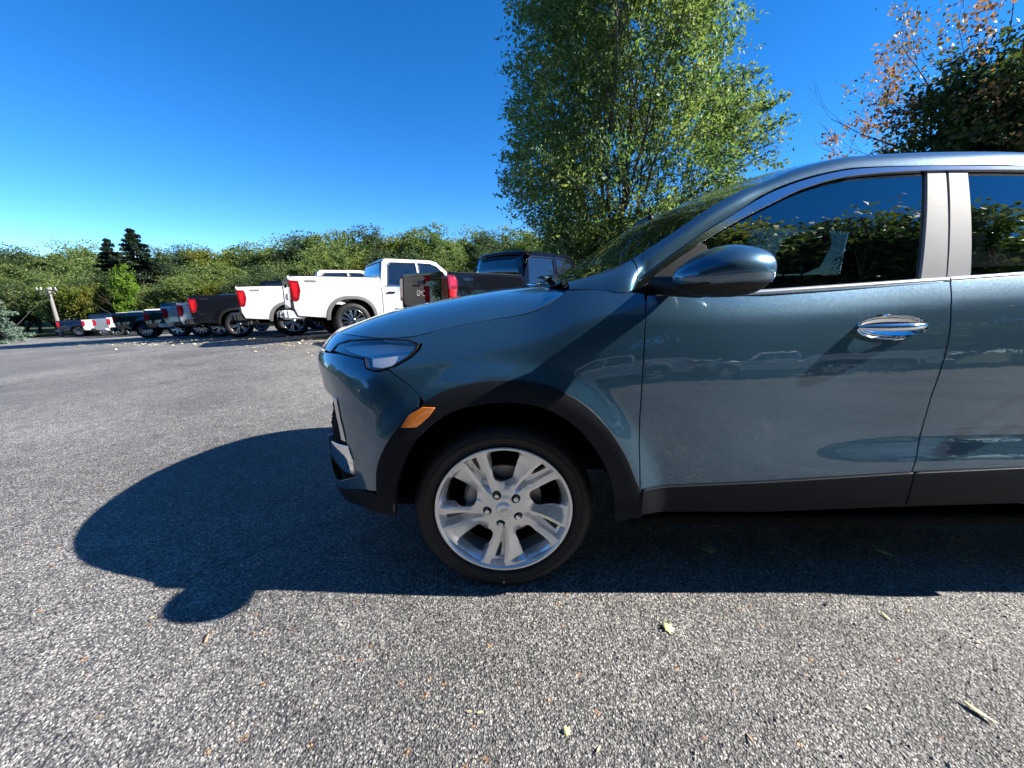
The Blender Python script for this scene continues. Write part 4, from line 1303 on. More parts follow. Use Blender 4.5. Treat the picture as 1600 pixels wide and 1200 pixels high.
        # wheels
        for wx in (xr_w, xf_w):
            wh = empty('wheel', (wx, s * (W - .02), wr), parent=t)
            k = s
            def lath(prof, seg, nm, mt, mod=None, sharp=None):
                vv, ff = lathe(prof, seg, (0, 0, 0), sgn=k, mod=mod)
                if k > 0: pass
                return mesh_obj(nm, vv, ff, mt, wh, True, sharp=sharp)
            lath([(wr * .60, -.03), (wr * .66, .0), (wr * .80, .012), (wr * .92, .0), (wr * .985, -.03), (wr, -.07), (wr, -.20), (wr * .95, -.24), (wr * .6, -.24)], 40, 'tyre', M['rubber'], sharp=40)
            rr = wr * .66
            lath([(rr, -.002), (rr * .97, .006), (rr * .93, -.006), (rr * .88, -.04), (rr * .86, -.15)], 40, 'rim', dims['rim'])
            lath([(0, -.09), (rr * .9, -.09)], 24, 'brake_disc', M['void'])
            sp = MB(); ns = dims.get('spokes', 6)
            for q in range(ns):
                a = 2 * PI * q / ns + .2
                for da, ww in (((-.10, .020), (.10, .020)) if ns <= 6 else ((0, .016),)):
                    p0 = (math.cos(a + da * .3) * rr * .12, math.sin(a + da * .3) * rr * .12); p1 = (math.cos(a + da * 1.6) * rr * .92, math.sin(a + da * 1.6) * rr * .92)
                    n_ = Vector((-(p1[1] - p0[1]), p1[0] - p0[0])).normalized()
                    vv = []
                    for (p, wd, dp) in ((p0, ww * 1.2, -.008), (p1, ww * (1.0 if ns <= 6 else 1.6), -.012)):
                        for e1 in (-1, 1):
                            vv.append((p[0] + n_.x * wd * e1, k * dp, p[1] + n_.y * wd * e1)); vv.append((p[0] + n_.x * wd * e1, k * (dp - .03), p[1] + n_.y * wd * e1))
                    sp.add(vv, [(0, 2, 6, 4), (0, 4, 5, 1), (2, 3, 7, 6)])
            sp.build('spokes', dims['rim'], wh, False)
            lath([(0, .004), (rr * .13, .002), (rr * .2, -.008), (rr * .22, -.05)], 20, 'hub_cap', dims['rim'], sharp=30)
    # tailgate
    Wt = float(sy(.05, 1.1)) - .02
    def tgf(y, z):
        y = np.asarray(y, float); z = np.asarray(z, float)
        return np.stack([-.012 + .02 * (z - .9) + .012 * np.clip((np.abs(y) - Wt * .8) / (Wt * .2), 0, 1) ** 2 - .012 * sstep(bed - .10, bed - .03, z), y, z], -1)
    rec = [(-.42, .98), (.42, .98), (.42, 1.16), (-.42, 1.16)]
    gw = Wt - .17
    panel('tailgate', [(-gw, .76), (gw, .76), (gw, bed - .02), (gw - .04, bed + .01), (-gw + .04, bed + .01), (-gw, bed - .02)], tgf, PAINT, t, (), .09, .05, flip=True, soft=.008)
    MB().box((-.012, 0, bed - .16), (.03, .26, .07), .01).build('tailgate_handle', M['black'], t)
    for s in (-1, 1):
        panel('tail_lamp', [(s * (gw + .012), bed - .06), (s * (Wt + .005), bed - .10), (s * (Wt + .005), bed - .50), (s * (gw + .012), bed - .53)], tgf, M['red_lens'], t, (), .1, .03, flip=True, lift=.012, soft=.006)
    # badge letters on the tailgate
    cu = bpy.data.curves.new('badge', 'FONT'); cu.body = 'GMC'; cu.size = dims.get('letter', .20); cu.extrude = .008; cu.align_x = 'CENTER'; cu.align_y = 'CENTER'
    co = bpy.data.objects.new('badge', cu); me = bpy.data.meshes.new_from_object(co)
    bpy.data.objects.remove(co); bpy.data.curves.remove(cu)
    me.transform(Matrix(((0, 0, -1, -.016), (-1, 0, 0, 0), (0, 1, 0, 1.0), (0, 0, 0, 1))))
    me.materials.append(dims['badge'])
    bo = bpy.data.objects.new('badge', me); COL.objects.link(bo); bo.parent = t
    # bumper
    mbp = MB()
    mbp.box((-.10, 0, .60), (.22, 2 * W * .93, .20), .05)
    mbp.box((.06, W * .90, .60), (.36, .10, .20), .03); mbp.box((.06, -W * .90, .60), (.36, .10, .20), .03)
    mbp.build('rear_bumper', dims['bumper'], t)
    MB().box((-.20, 0, .60), (.04, .42, .13), .01).box((-.20, 0, .50), (.12, .12, .08), .02).build('hitch', M['black'], t)
    for s in (-1, 1): MB().box((-.12, s * W * .78, .60), (.20, .22, .07), .02).build('bumper_step', M['black'], t)
    # bed floor, front wall of bed, inner walls
    MB().box((xcab / 2 + .02, 0, .93), (xcab - .1, 2 * W * .84, .05)).box((xcab - .05, 0, 1.12), (.04, 2 * W * .84, .5)).box((xcab / 2, W * .84, 1.15), (xcab - .15, .03, .46)).box((xcab / 2, -W * .84, 1.15), (xcab - .15, .03, .46)).build('bed_liner', M['black'], t)
    # roof, rear window, windshield, hood as swept strips
    def strip(nm, rows, mt, thick=.03):
        G = []
        for (x, hw, z, cr) in rows:
            G.append([(x, y * hw, z + cr * (1 - abs(y) ** 2.4)) for y in np.linspace(-1, 1, 13)])
        G = np.array(G); n0, n1 = G.shape[:2]
        F = [(i * n1 + j, (i + 1) * n1 + j, (i + 1) * n1 + j + 1, i * n1 + j + 1) for i in range(n0 - 1) for j in range(n1 - 1)]
        o = mesh_obj(nm, G.reshape(-1, 3), F, mt, t, True, sharp=50)
        md = o.modifiers.new('thick', 'SOLIDIFY'); md.thickness = thick; md.offset = 0
        return o
    yt_, yb_ = W * .80 - .03, W * .955
    def hw(z): return yb_ + (yt_ - yb_) * (z - belt) / (roof - belt)
    tz = roof - .05
    strip('roof', [(xcab + .12, hw(tz - .06) - .01, tz - .055, .03), (xcab + .22, hw(tz) , tz + .002, .035), (xcab + .6, hw(tz), tz + .002, .05), (xcab + 1.35, hw(tz), tz + .002, .045), (xcab + 1.55, hw(tz - .05), tz - .046, .03)], PAINT)
    strip('rear_window', [(xcab + .02, hw(belt) - .06, belt + .02, 0), (xcab + .115, hw(tz) - .05, tz - .08, .02)], M['truck_glass'], .01)
    strip('cab_back', [(xcab - .0, float(sy(xcab, .6)) - .03, .55, 0), (xcab, float(sy(xcab, 1.1)) - .04, 1.1, 0), (xcab + .005, hw(belt) - .01, belt + .03, 0)], PAINT, .02)
    for s in (-1, 1):
        MB().add([(xcab + .0, s * hw(belt), belt), (xcab + .0, s * (hw(belt) - .09), belt), (xcab + .12, s * (hw(tz) - .08), tz - .06), (xcab + .12, s * hw(tz - .06), tz - .06)], [(0, 1, 2, 3)]).build('cab_corner', PAINT, t)
    strip('windshield', [(xcab + 1.56, hw(tz - .05) - .03, tz - .05, .03), (xcab + 2.22, hw(belt) - .03, belt + .03, .03)], M['truck_glass'], .01)
    strip('hood', [(xcab + 2.18, W * .90, belt - .02, .06), (xcab + 2.9, W * .90, belt - .03, .10), (Lr - .25, W * .86, 1.13, .10), (Lr - .04, W * .82, 1.08, .04)], PAINT, .04)
    MB().box((Lr - .06, 0, .88), (.10, 2 * W * .70, .42), .03).build('grille', M['gloss_black'], t)
    MB().box((Lr + .02, 0, .58), (.18, 2 * W * .86, .24), .06).build('front_bumper', dims['bumper'], t)
    MB().box((Lr / 2, 0, .50), (Lr - .8, .95, .16), .03).tube([(xr_w, -.8, wr), (xr_w, .8, wr)], .06, 8).tube([(xf_w, -.8, wr), (xf_w, .8, wr)], .05, 8).box((xr_w, 0, wr), (.3, .3, .26), .08).build('chassis', M['void'], t)
    MB().box((xcab + 1.1, 0, .9), (1.9, 2 * W * .82, .7), .1).build('cabin_interior', M['interior'], t)
    for s in (-1, 1):
        for wx in (xr_w, xf_w):
            vv, ff = [], []
            for i in range(15):
                a = PI * i / 14
                for yy in (W - .06, .45): vv.append((wx + (ra_ + .01) * math.cos(a), s * yy, wr + (ra_ + .01) * math.sin(a)))
            ff = [(2 * i, 2 * i + 1, 2 * i + 3, 2 * i + 2) for i in range(14)]
            mesh_obj('wheel_well', vv, ff, M['void'], t)
    return t

def copy_thing(o, swap=None, parent=None):
    c = o.copy(); COL.objects.link(c); c.parent = parent
    if swap and c.type == 'MESH':
        for i, sl in enumerate(c.material_slots):
            m_ = sl.material
            if m_ and m_.name in swap:
                sl.link = 'OBJECT'; sl.material = swap[m_.name]
    for ch in list(o.children): copy_thing(ch, swap, c)
    return c

HEAD = R(34)
def place(t, x, y, rz, label, group='pickup trucks parked in the row', dz=0.0):
    # pitch and roll the truck on the sloping lot
    c, s = math.cos(rz), math.sin(rz)
    f = (float(GZ(x + 5 * c, y + 5 * s)) - float(GZ(x, y))) / 5
    r = (float(GZ(x - 1 * s, y + 1 * c)) - float(GZ(x + s, y - c))) / 2
    t.location = (x, y, float(GZ(x, y)) + dz)
    t.rotation_euler = (math.atan(r), -math.atan(f), rz)
    t.scale = (1.04, 1.04, 1.04)
    tag(t, label, 'pickup truck', group)

PAINT = M['white_paint']
base_dims = dict(trim=M['arch_trim'], bright=M['chrome'], mirror=M['chrome'], rim=M['satin'], bumper=M['white_paint'], badge=M['chrome'], spokes=12)
t1 = truck('pickup_truck', base_dims)
d2 = dict(base_dims); d2.update(bumper=M['dark_metal'], mirror=M['black'], bright=M['white_paint'], spokes=6)
t2 = truck('pickup_truck', d2)
PAINT = M['black_paint']
d3 = dict(L=5.4, W=.97, bed=1.36, roof=1.88, wr=.40, xrw=1.15, wb=3.3, xcab=1.72, trim=M['gloss_black'], bright=M['chrome'], mirror=M['black'], rim=M['satin'], bumper=M['gloss_black'], badge=M['gloss_black'], spokes=6, round_lamp=True, fastback=True, letter=.15)
d3['badge'] = M['satin']
t3 = truck('pickup_truck', d3)

def tail_at(px, Y):     # x of a point seen at pixel column px at depth Y (taking the camera pitch into account, near the horizon)
    return (px - 800) / FPX * (Y * math.cos(PITCH) + .3 * math.sin(PITCH))
row = [  # px of near rear corner, Y, kind, swap, label
    (455, 8.75, 't1', None, 'white pickup with chrome bumper and cab showing, nearest of the row, beside the black pickup'),
    (372, 10.9, 't2', None, 'white pickup with dark bumper, second of the two big white pickups from the SUV'),
    (293, 13.0, 't2', 'black_paint', 'black pickup with its tail to the open lot, left of the two big white pickups'),
    (272, 15.8, 't2', None, 'white pickup partly hidden behind the tail of the black pickup'),
    (247, 17.6, 't1', 'silver_paint', 'silver pickup with red tail lamp, left of the half hidden white one'),
    (216, 20.6, 't2', 'dark_green_paint', 'dark green pickup next to the silver pickup, its tail lamp over another dark pickup'),
    (165, 21.6, 't1', 'dark_green_paint', 'dark green pickup with chrome bumper, first of the dark ones from the open lot edge'),
    (154, 28.5, 't1', None, 'small distant white pickup with bright chrome bumper, left of the dark green pickups'),
    (131, 31.0, 't2', 'silver_paint', 'small distant silver pickup between two white pickups'),
    (113, 33.5, 't2', None, 'small distant white pickup second from the far left end of the row'),
    (72, 34.5, 't1', 'dark_blue_paint', 'small distant dark blue pickup at the far left end of the row'),
]
for i, (px, Y, k, sw, lab) in enumerate(row):
    src = t1 if k == 't1' else t2
    swap = {'white_car_paint': M[sw]} if sw else None
    if sw in ('black_paint', 'dark_green_paint', 'dark_blue_paint'):
        swap['grey_arch_trim'] = M['black']
    if i == 0: t = t1
    elif i == 1: t = t2
    else: t = copy_thing(src, swap)
    W = 1.03
    # rear right corner (nearest to the camera) stands at (x, Y)
    x = tail_at(px, Y)
    cx, cy = x - W * math.sin(HEAD), Y + W * math.cos(HEAD)
    place(t, cx, cy, HEAD, lab)
x = tail_at(699, 6.95); rz3 = R(40)
place(t3, x - .97 * math.sin(rz3), 6.95 + .97 * math.cos(rz3), rz3, 'shiny black pickup with big red tail lamp, just beyond the hood of the teal SUV')

# vehicles behind the camera, mirrored in the doors
for (x, y, rz, sw, lab) in ((1.2, -7.4, R(178), None, 'white pickup behind the photographer, mirrored in the front door'),
                            (8.2, -8.6, R(176), 'silver_paint', 'silver pickup behind the photographer, mirrored in the rear door'),
                            (-8.5, -9.0, R(183), 'dark_blue_paint', 'dark blue pickup behind the photographer, mirrored in the front bumper')):
    t = copy_thing(t2, {'white_car_paint': M[sw]} if sw else None)
    place(t, x + 3, y, rz, lab, 'pickups parked behind the photographer')

# ---------------------------------------------------------------- trees
def leaf_mat(name, cols, trans=.35, rough=.55):
    m = bpy.data.materials.new(name); m.use_nodes = True
    nt = m.node_tree
    for n in list(nt.nodes): nt.nodes.remove(n)
    out = N_(m, 'ShaderNodeOutputMaterial')
    geo = N_(m, 'ShaderNodeNewGeometry')
    rp = N_(m, 'ShaderNodeValToRGB')
    cr = rp.color_ramp
    cr.elements[0].color = (*cols[0], 1); cr.elements[0].position = 0
    cr.elements[1].color = (*cols[-1], 1); cr.elements[1].position = 1
    for i, c in enumerate(cols[1:-1]):
        e_ = cr.elements.new((i + 1) / (len(cols) - 1)); e_.color = (*c, 1)
    # mix of per-leaf chance and patches through the crown
    tc = N_(m, 'ShaderNodeTexCoord')
    nz = N_(m, 'ShaderNodeTexNoise'); nz.inputs['Scale'].default_value = .55; nz.inputs['Detail'].default_value = 3
    L_(m, tc.outputs['Object'], nz.inputs['Vector'])
    mm = N_(m, 'ShaderNodeMath', operation='MULTIPLY_ADD'); mm.inputs[1].default_value = .45
    L_(m, geo.outputs['Random Per Island'], mm.inputs[0])
    m2 = N_(m, 'ShaderNodeMapRange'); m2.inputs[1].default_value = .3; m2.inputs[2].default_value = .7; m2.inputs[3].default_value = 0; m2.inputs[4].default_value = .55
    L_(m, nz.outputs['Fac'], m2.inputs[0]); L_(m, m2.outputs[0], mm.inputs[2])
    L_(m, mm.outputs[0], rp.inputs[0])
    df = N_(m, 'ShaderNodeBsdfPrincipled'); df.inputs['Roughness'].default_value = rough; df.inputs['Specular IOR Level'].default_value = .35
    tl = N_(m, 'ShaderNodeBsdfTranslucent')
    hs = N_(m, 'ShaderNodeHueSaturation'); hs.inputs['Saturation'].default_value = 1.15; hs.inputs['Value'].default_value = 1.5
    L_(m, rp.outputs[0], df.inputs['Base Color']); L_(m, rp.outputs[0], hs.inputs['Color']); L_(m, hs.outputs[0], tl.inputs[0])
    mx = N_(m, 'ShaderNodeMixShader'); mx.inputs[0].default_value = trans
    L_(m, df.outputs[0], mx.inputs[1]); L_(m, tl.outputs[0], mx.inputs[2]); L_(m, mx.outputs[0], out.inputs['Surface'])
    return m
LM = {
 'mid': leaf_mat('leaves_mid_green', [(.050, .095, .028), (.095, .150, .040), (.155, .205, .055), (.24, .265, .08)]),
 'dark': leaf_mat('leaves_dark_green', [(.018, .038, .016), (.036, .066, .024), (.065, .10, .032), (.11, .145, .045)]),
 'yellow': leaf_mat('leaves_turning_yellow', [(.045, .085, .015), (.09, .13, .02), (.17, .18, .03), (.30, .22, .03)]),
 'bright': leaf_mat('leaves_bright_green', [(.06, .12, .015), (.10, .19, .02), (.15, .25, .03), (.22, .30, .05)], .45),
 'elm': leaf_mat('leaves_elm', [(.038, .088, .034), (.095, .16, .052), (.19, .25, .075), (.34, .38, .12)], .45),
 'orange': leaf_mat('leaves_orange', [(.06, .08, .03), (.15, .13, .05), (.29, .16, .07), (.36, .22, .13)], .35),
 'conifer': leaf_mat('needles', [(.010, .022, .012), (.018, .036, .018), (.03, .05, .022)], .1),
 'pale': leaf_mat('pale_needles', [(.07, .12, .09), (.13, .19, .14), (.22, .29, .22)], .1),
}
def bark_mat(name, c):
    m = mat(name, c, .9, spec=.2); add_grain(m, 14, .35, .6, .01); return m
M['bark'] = bark_mat('bark', (.045, .036, .028)); M['bark_grey'] = bark_mat('grey_bark', (.10, .085, .072))
M['pole'] = bark_mat('weathered_pole', (.24, .225, .205))

def leaves_mesh(name, pts, size, seed=0, droop=0.0, aspect=.5, material=None, out=None):
    """one small folded quad per point"""
    rng = np.random.default_rng(seed)
    n = len(pts)
    d = rng.normal(size=(n, 3)); d[:, 2] -= droop; 
    if out is not None: d += out * .8
    d /= np.linalg.norm(d, axis=1)[:, None]
    r = rng.normal(size=(n, 3)); s = np.cross(d, r); s /= np.linalg.norm(s, axis=1)[:, None] + 1e-9
    L = size * rng.uniform(.6, 1.35, n)[:, None]; Wd = L * aspect
    nn = np.cross(d, s) * L * .12
    a = pts; b = pts + d * L * .5 + s * Wd * .5 + nn; c = pts + d * L; e_ = pts + d * L * .5 - s * Wd * .5 + nn
    V = np.stack([a, b, c, e_], 1).reshape(-1, 3)
    me = bpy.data.meshes.new(name)
    me.vertices.add(4 * n); me.vertices.foreach_set('co', V.ravel())
    me.loops.add(4 * n); me.loops.foreach_set('vertex_index', np.arange(4 * n))
    me.polygons.add(n); me.polygons.foreach_set('loop_start', np.arange(0, 4 * n, 4)); me.polygons.foreach_set('loop_total', np.full(n, 4))
    me.update(); me.validate()
    if material: me.materials.append(material)
    return me

def grow(rng, base, dirn, length, radius, depth, spread, branch, tips, mb, segs=4, up=.15, wob=.12, seg_n=6, decay=.66):
    """recursive limbs; collects twig points in tips"""
    p = np.array(base, float); d = np.array(dirn, float); d /= np.linalg.norm(d)
    pts = [p.copy()]; rad = [radius]
    for i in range(segs):
        d = d + rng.normal(size=3) * wob + np.array((0, 0, up)) * .35; d /= np.linalg.norm(d)
        p = p + d * length / segs
        pts.append(p.copy()); rad.append(max(.004, radius * (1 - .45 * (i + 1) / segs)))
    mb.tube(pts, rad, seg_n if depth > 1 else max(3, seg_n - 2), cap=False)
    if depth == 0:
        tips.append((pts[-1], d.copy())); tips.append((pts[-2], d.copy()))
        return
    for k in range(branch):
        i = rng.integers(max(1, segs // 2), segs + 1) if k else segs
        nd = d + rng.normal(size=3) * spread
        if k == 0: nd = d + rng.normal(size=3) * spread * .4
        grow(rng, pts[i], nd, length * decay * rng.uniform(.8, 1.15), rad[i] * .72, depth - 1, spread, branch, tips, mb, segs, up, wob, seg_n, decay)

def broad_tree(name, h, crown_r, nleaf, size, material, seed, trunk_h=.28, lobes=14, bark='bark', squash=1.0):
    """crown filled with leaf clumps gathered in lobes"""
    rng = np.random.default_rng(seed)
    t = empty(name)
    mb = MB(); tips = []
    grow(rng, (0, 0, -.4), (0, 0, 1), h * trunk_h + .4, h * .022, 0, .2, 2, [], mb, 4, .3, .05)
    for k in range(7):
        a = rng.uniform(0, 2 * PI)
        grow(rng, (0, 0, h * trunk_h * rng.uniform(.75, 1)), (math.cos(a) * .6, math.sin(a) * .6, 1), h * .33, h * .011, 2, .45, 2, tips, mb, 3, .2, .12, 5)
    mb.build('trunk', M[bark], t)
    P = []
    cz = h * (trunk_h + (1 - trunk_h) * .5); hz = h * (1 - trunk_h) * .52
    for k in range(lobes):
        u = rng.normal(size=3); u /= np.linalg.norm(u)
        rr = rng.uniform(.25, .74)
        c = np.array((u[0] * crown_r * rr, u[1] * crown_r * rr, cz + u[2] * hz * rr * squash))
        lr = crown_r * rng.uniform(.22, .42)
        m_ = int(nleaf * .90 / lobes)
        q = rng.normal(size=(m_, 3)); q /= np.linalg.norm(q, axis=1)[:, None]
        q *= np.minimum(np.abs(rng.normal(.58, .28, m_)), 1.4 - rng.uniform(0, .4, m_))[:, None] * lr * np.array((1, 1, .85))
        # clump the leaves
        q += rng.normal(size=(m_, 3)) * .04 * lr
        P.append(c + q)
    m_ = int(nleaf * .10)
    q = rng.normal(size=(m_, 3)); q /= np.linalg.norm(q, axis=1)[:, None]; q *= (rng.uniform(0, 1, m_) ** .45)[:, None]
    P.append(q * np.array((crown_r * .80, crown_r * .80, hz * .86)) + np.array((0, 0, cz)))
    P = np.concatenate(P)
    # break up the outline: drop leaves by a coarse random field
    cell = np.floor(P / (size * 3.2)).astype(int)
    hsh = (cell[:, 0] * 73856093 ^ cell[:, 1] * 19349663 ^ cell[:, 2] * 83492791) % 1000
    P = P[hsh > 330]
    me = leaves_mesh('crown', P, size, seed, .3, .62, material)
    o = bpy.data.objects.new('crown', me); COL.objects.link(o); o.parent = t
    return t

def conifer(name, h, r, n, size, material, seed):
    rng = np.random.default_rng(seed)
    t = empty(name)
    MB().tube([(0, 0, -.4), (0, 0, h * .5), (0, 0, h * .985)], [h * .016, h * .009, .015], 7).build('trunk', M['bark'], t)
    P, D = [], []
    layers = int(h * 1.7)
    for i in range(layers):
        z = h * (.10 + .89 * i / layers)
        rr = r * (1 - i / layers) ** .85 * rng.uniform(.8, 1.12)
        nb = max(4, int(9 * (1 - i / layers) + 4))
        for k in range(nb):
            a = rng.uniform(0, 2 * PI); L = rr * rng.uniform(.75, 1.1)
            m_ = max(4, int(n / layers / nb * (.4 + 1.3 * (1 - i / layers))))
            s = rng.uniform(.12, 1, m_)
            x = s * L * math.cos(a) + rng.normal(size=m_) * .045 * L; y = s * L * math.sin(a) + rng.normal(size=m_) * .045 * L
            zz = z - s * L * .30 + (s ** 2) * L * .16 + rng.normal(size=m_) * .05
            P.append(np.stack([x, y, zz], 1)); D.append(np.tile((math.cos(a), math.sin(a), -.2), (m_, 1)))
    P = np.concatenate(P); D = np.concatenate(D)
    me = leaves_mesh('crown', P, size, seed, .2, .35, material, out=D)
    o = bpy.data.objects.new('crown', me); COL.objects.link(o); o.parent = t
    return t

protos = {
 'mid_a': broad_tree('deciduous_tree', 11.5, 4.0, 46000, .205, LM['mid'], 1, .14, 34),
 'mid_b': broad_tree('deciduous_tree', 10.5, 3.6, 44000, .205, LM['mid'], 2, .12, 30),
 'dark_a': broad_tree('deciduous_tree', 12, 4.2, 46000, .205, LM['dark'], 3, .14, 36),
 'yel_a': broad_tree('deciduous_tree', 9.5, 3.7, 42000, .20, LM['yellow'], 4, .12, 30),
 'bri_a': broad_tree('deciduous_tree', 8.5, 2.5, 24000, .22, LM['bright'], 5, .08, 26, squash=1.3),
}
protos['near_a'] = broad_tree('deciduous_tree', 12, 4.5, 95000, .21, LM['mid'], 61, .14, 46)
protos['near_b'] = broad_tree('deciduous_tree', 12, 4.7, 95000, .21, LM['dark'], 62, .14, 50)
used_p = set()
def put_tree(kind, px, Y, top_px, label, group, rz=None, wide=1.0, x=None):
    src = protos[kind]
    if kind in used_p: t = copy_thing(src)
    else: used_p.add(kind); t = src
    r = pix_ray(px, top_px)
    if x is None: x = r[0] / r[1] * Y
    g = float(GZ(x, Y))
    ztop = CAM_H + r[2] / r[1] * Y      # height from the skyline
    h0 = {'mid_a': 11.5, 'mid_b': 10.5, 'dark_a': 12, 'yel_a': 9.5, 'bri_a': 8.5, 'spruce': 13, 'pale': 5.5}[kind]
    s = max(.3, (ztop - g) / h0)
    t.location = (x, Y, g)
    t.rotation_euler = (0, 0, rz if rz is not None else random.uniform(0, 6.28))
    t.scale = (s * wide, s * wide, s)
    tag(t, label, 'tree', group)
    return t
protos['spruce'] = conifer('spruce_tree', 13, 4.0, 34000, .30, LM['conifer'], 11)
protos['pale'] = conifer('spruce_tree', 5.5, 2.3, 16000, .22, LM['pale'], 12)

skyline = [(-60, 385), (0, 382), (30, 388), (60, 398), (100, 378), (150, 385), (215, 395), (270, 385), (310, 378), (370, 375), (430, 370), (490, 362), (540, 354), (590, 357), (640, 362), (655, 352), (700, 362), (740, 350), (790, 362), (830, 352), (900, 360), (980, 372), (1060, 378)]
def sky_y(px): return float(np.interp(px, [p[0] for p in skyline], [p[1] for p in skyline]))
rr_ = random.Random(3)
kinds = ['mid_a', 'dark_a', 'mid_b', 'mid_a', 'mid_b', 'dark_a', 'yel_a', 'mid_a', 'dark_a']
words = {'mid_a': 'mid green', 'mid_b': 'mid green', 'dark_a': 'dark green', 'yel_a': 'yellowing'}
i = 0
px = -80
while px < 1080:       # back row makes the skyline
    k = kinds[(i * 5) % 9]
    Y = rr_.uniform(58, 68)
    put_tree(k, px, Y, sky_y(px) + rr_.uniform(-16, 0), '%s broad-leaved tree in the back rank of the wood beyond the lot' % words[k], 'trees in the back rank of the wood', wide=rr_.uniform(.95, 1.25))
    px += rr_.uniform(27, 40); i += 1
px = -90
while px < 1000:       # front rank, lower
    k = kinds[(i * 4) % 9]
    Y = rr_.uniform(44, 54)
    put_tree(k, px, Y, sky_y(px) + rr_.uniform(12, 34), '%s broad-leaved tree in the front rank of the wood beyond the lot' % words[k], 'trees in the front rank of the wood', wide=rr_.uniform(.95, 1.3))
    px += rr_.uniform(34, 48); i += 1
px = -60
while px < 760:       # edge shrubs and small trees filling down to the lot
    k = kinds[(i * 4 + 1) % 9]
    put_tree(k, px, rr_.uniform(39, 43), rr_.uniform(415, 445), '%s low tree at the lower edge of the wood beyond the lot' % words[k], 'low trees at the edge of the wood', wide=1.5)
    px += rr_.uniform(36, 52); i += 1
put_tree('spruce', 203, 42.5, 352, 'tall dark spruce rising above the wood, the higher of the pair', 'spruces', wide=1.35)
put_tree('spruce', 166, 43.5, 368, 'dark spruce left of the taller spruce, the lower of the pair', 'spruces', wide=1.15)
put_tree('yel_a', 120, 38, 432, 'yellow and orange tinged tree right of the utility pole', 'trees beyond the lot', wide=1.15)
put_tree('bri_a', 182, 38.5, 408, 'narrow bright green tree in front of the spruces', 'trees beyond the lot', wide=.72)
put_tree('pale', -22, 27, 452, 'pale blue-green spruce cut off at the left edge', 'spruces', wide=1.0)

# trees round the rest of the lot (mirrored in the windows and paint)
H0 = {'near_a': 12, 'near_b': 12, 'mid_a': 11.5, 'mid_b': 10.5, 'dark_a': 12, 'yel_a': 9.5}
def ring_tree(x, y, top, k, label, group, wide=1.1, j=0):
    t = copy_thing(protos[k]); sc_ = top / H0[k]
    t.location = (x, y, float(GZ(x, y))); t.scale = (sc_ * wide, sc_ * wide, sc_); t.rotation_euler = (0, 0, j * 1.3)
    tag(t, label, 'tree', group)
for j, (x, y, top, k) in enumerate(((-27, -18, 17, 'near_a'), (-19, -17, 20, 'near_b'), (-11, -16.5, 18, 'near_a'), (-4, -15.5, 17, 'near_b'), (2, -15.5, 19.5, 'near_a'), (7.5, -15, 22, 'near_a'), (13, -15.5, 21, 'near_b'), (19.5, -16, 22.5, 'near_a'), (28, -17, 19, 'near_a'))):
    lab_ = ('mid green' if k == 'near_a' else 'dark green') + ' tall tree behind the photographer, mirrored in the car windows'
    if j < 2:
        t = protos[('near_a', 'near_b')[j]]; sc_ = top / 12
        t.location = (x, y, float(GZ(x, y))); t.scale = (sc_, sc_, sc_); tag(t, lab_, 'tree', 'tall trees behind the photographer')
    else: ring_tree(x, y, top, k, lab_, 'tall trees behind the photographer', 1.0, j)
for j in range(19):  # unseen row added to cover bright low sky in the reflections
    ring_tree(-36 + j * 4.1, -12.4 - (j % 3) * .7, 4.6 + (j * 7 % 5) * .35, kinds[j % 9], '%s low tree in the added thicket behind the photographer' % words[kinds[j % 9]], 'thicket behind the photographer', 1.9, j)
for j in range(12):
    ring_tree(-58 - (j % 2) * 5, -26 + j * 4.6, 13 + (j * 5 % 4), kinds[(j * 2) % 9], '%s tree beyond the left end of the lot, outside the picture' % words[kinds[(j * 2) % 9]], 'trees beyond the left end of the lot', 1.35, j)
for j in range(7):
    ring_tree(30 + (j % 2) * 4, -12 + j * 7, 8 + (j * 5 % 4), kinds[(j * 2) % 9], '%s tree beyond the right end of the lot, outside the picture' % words[kinds[(j * 2) % 9]], 'trees beyond the right end of the lot', 1.35, j)

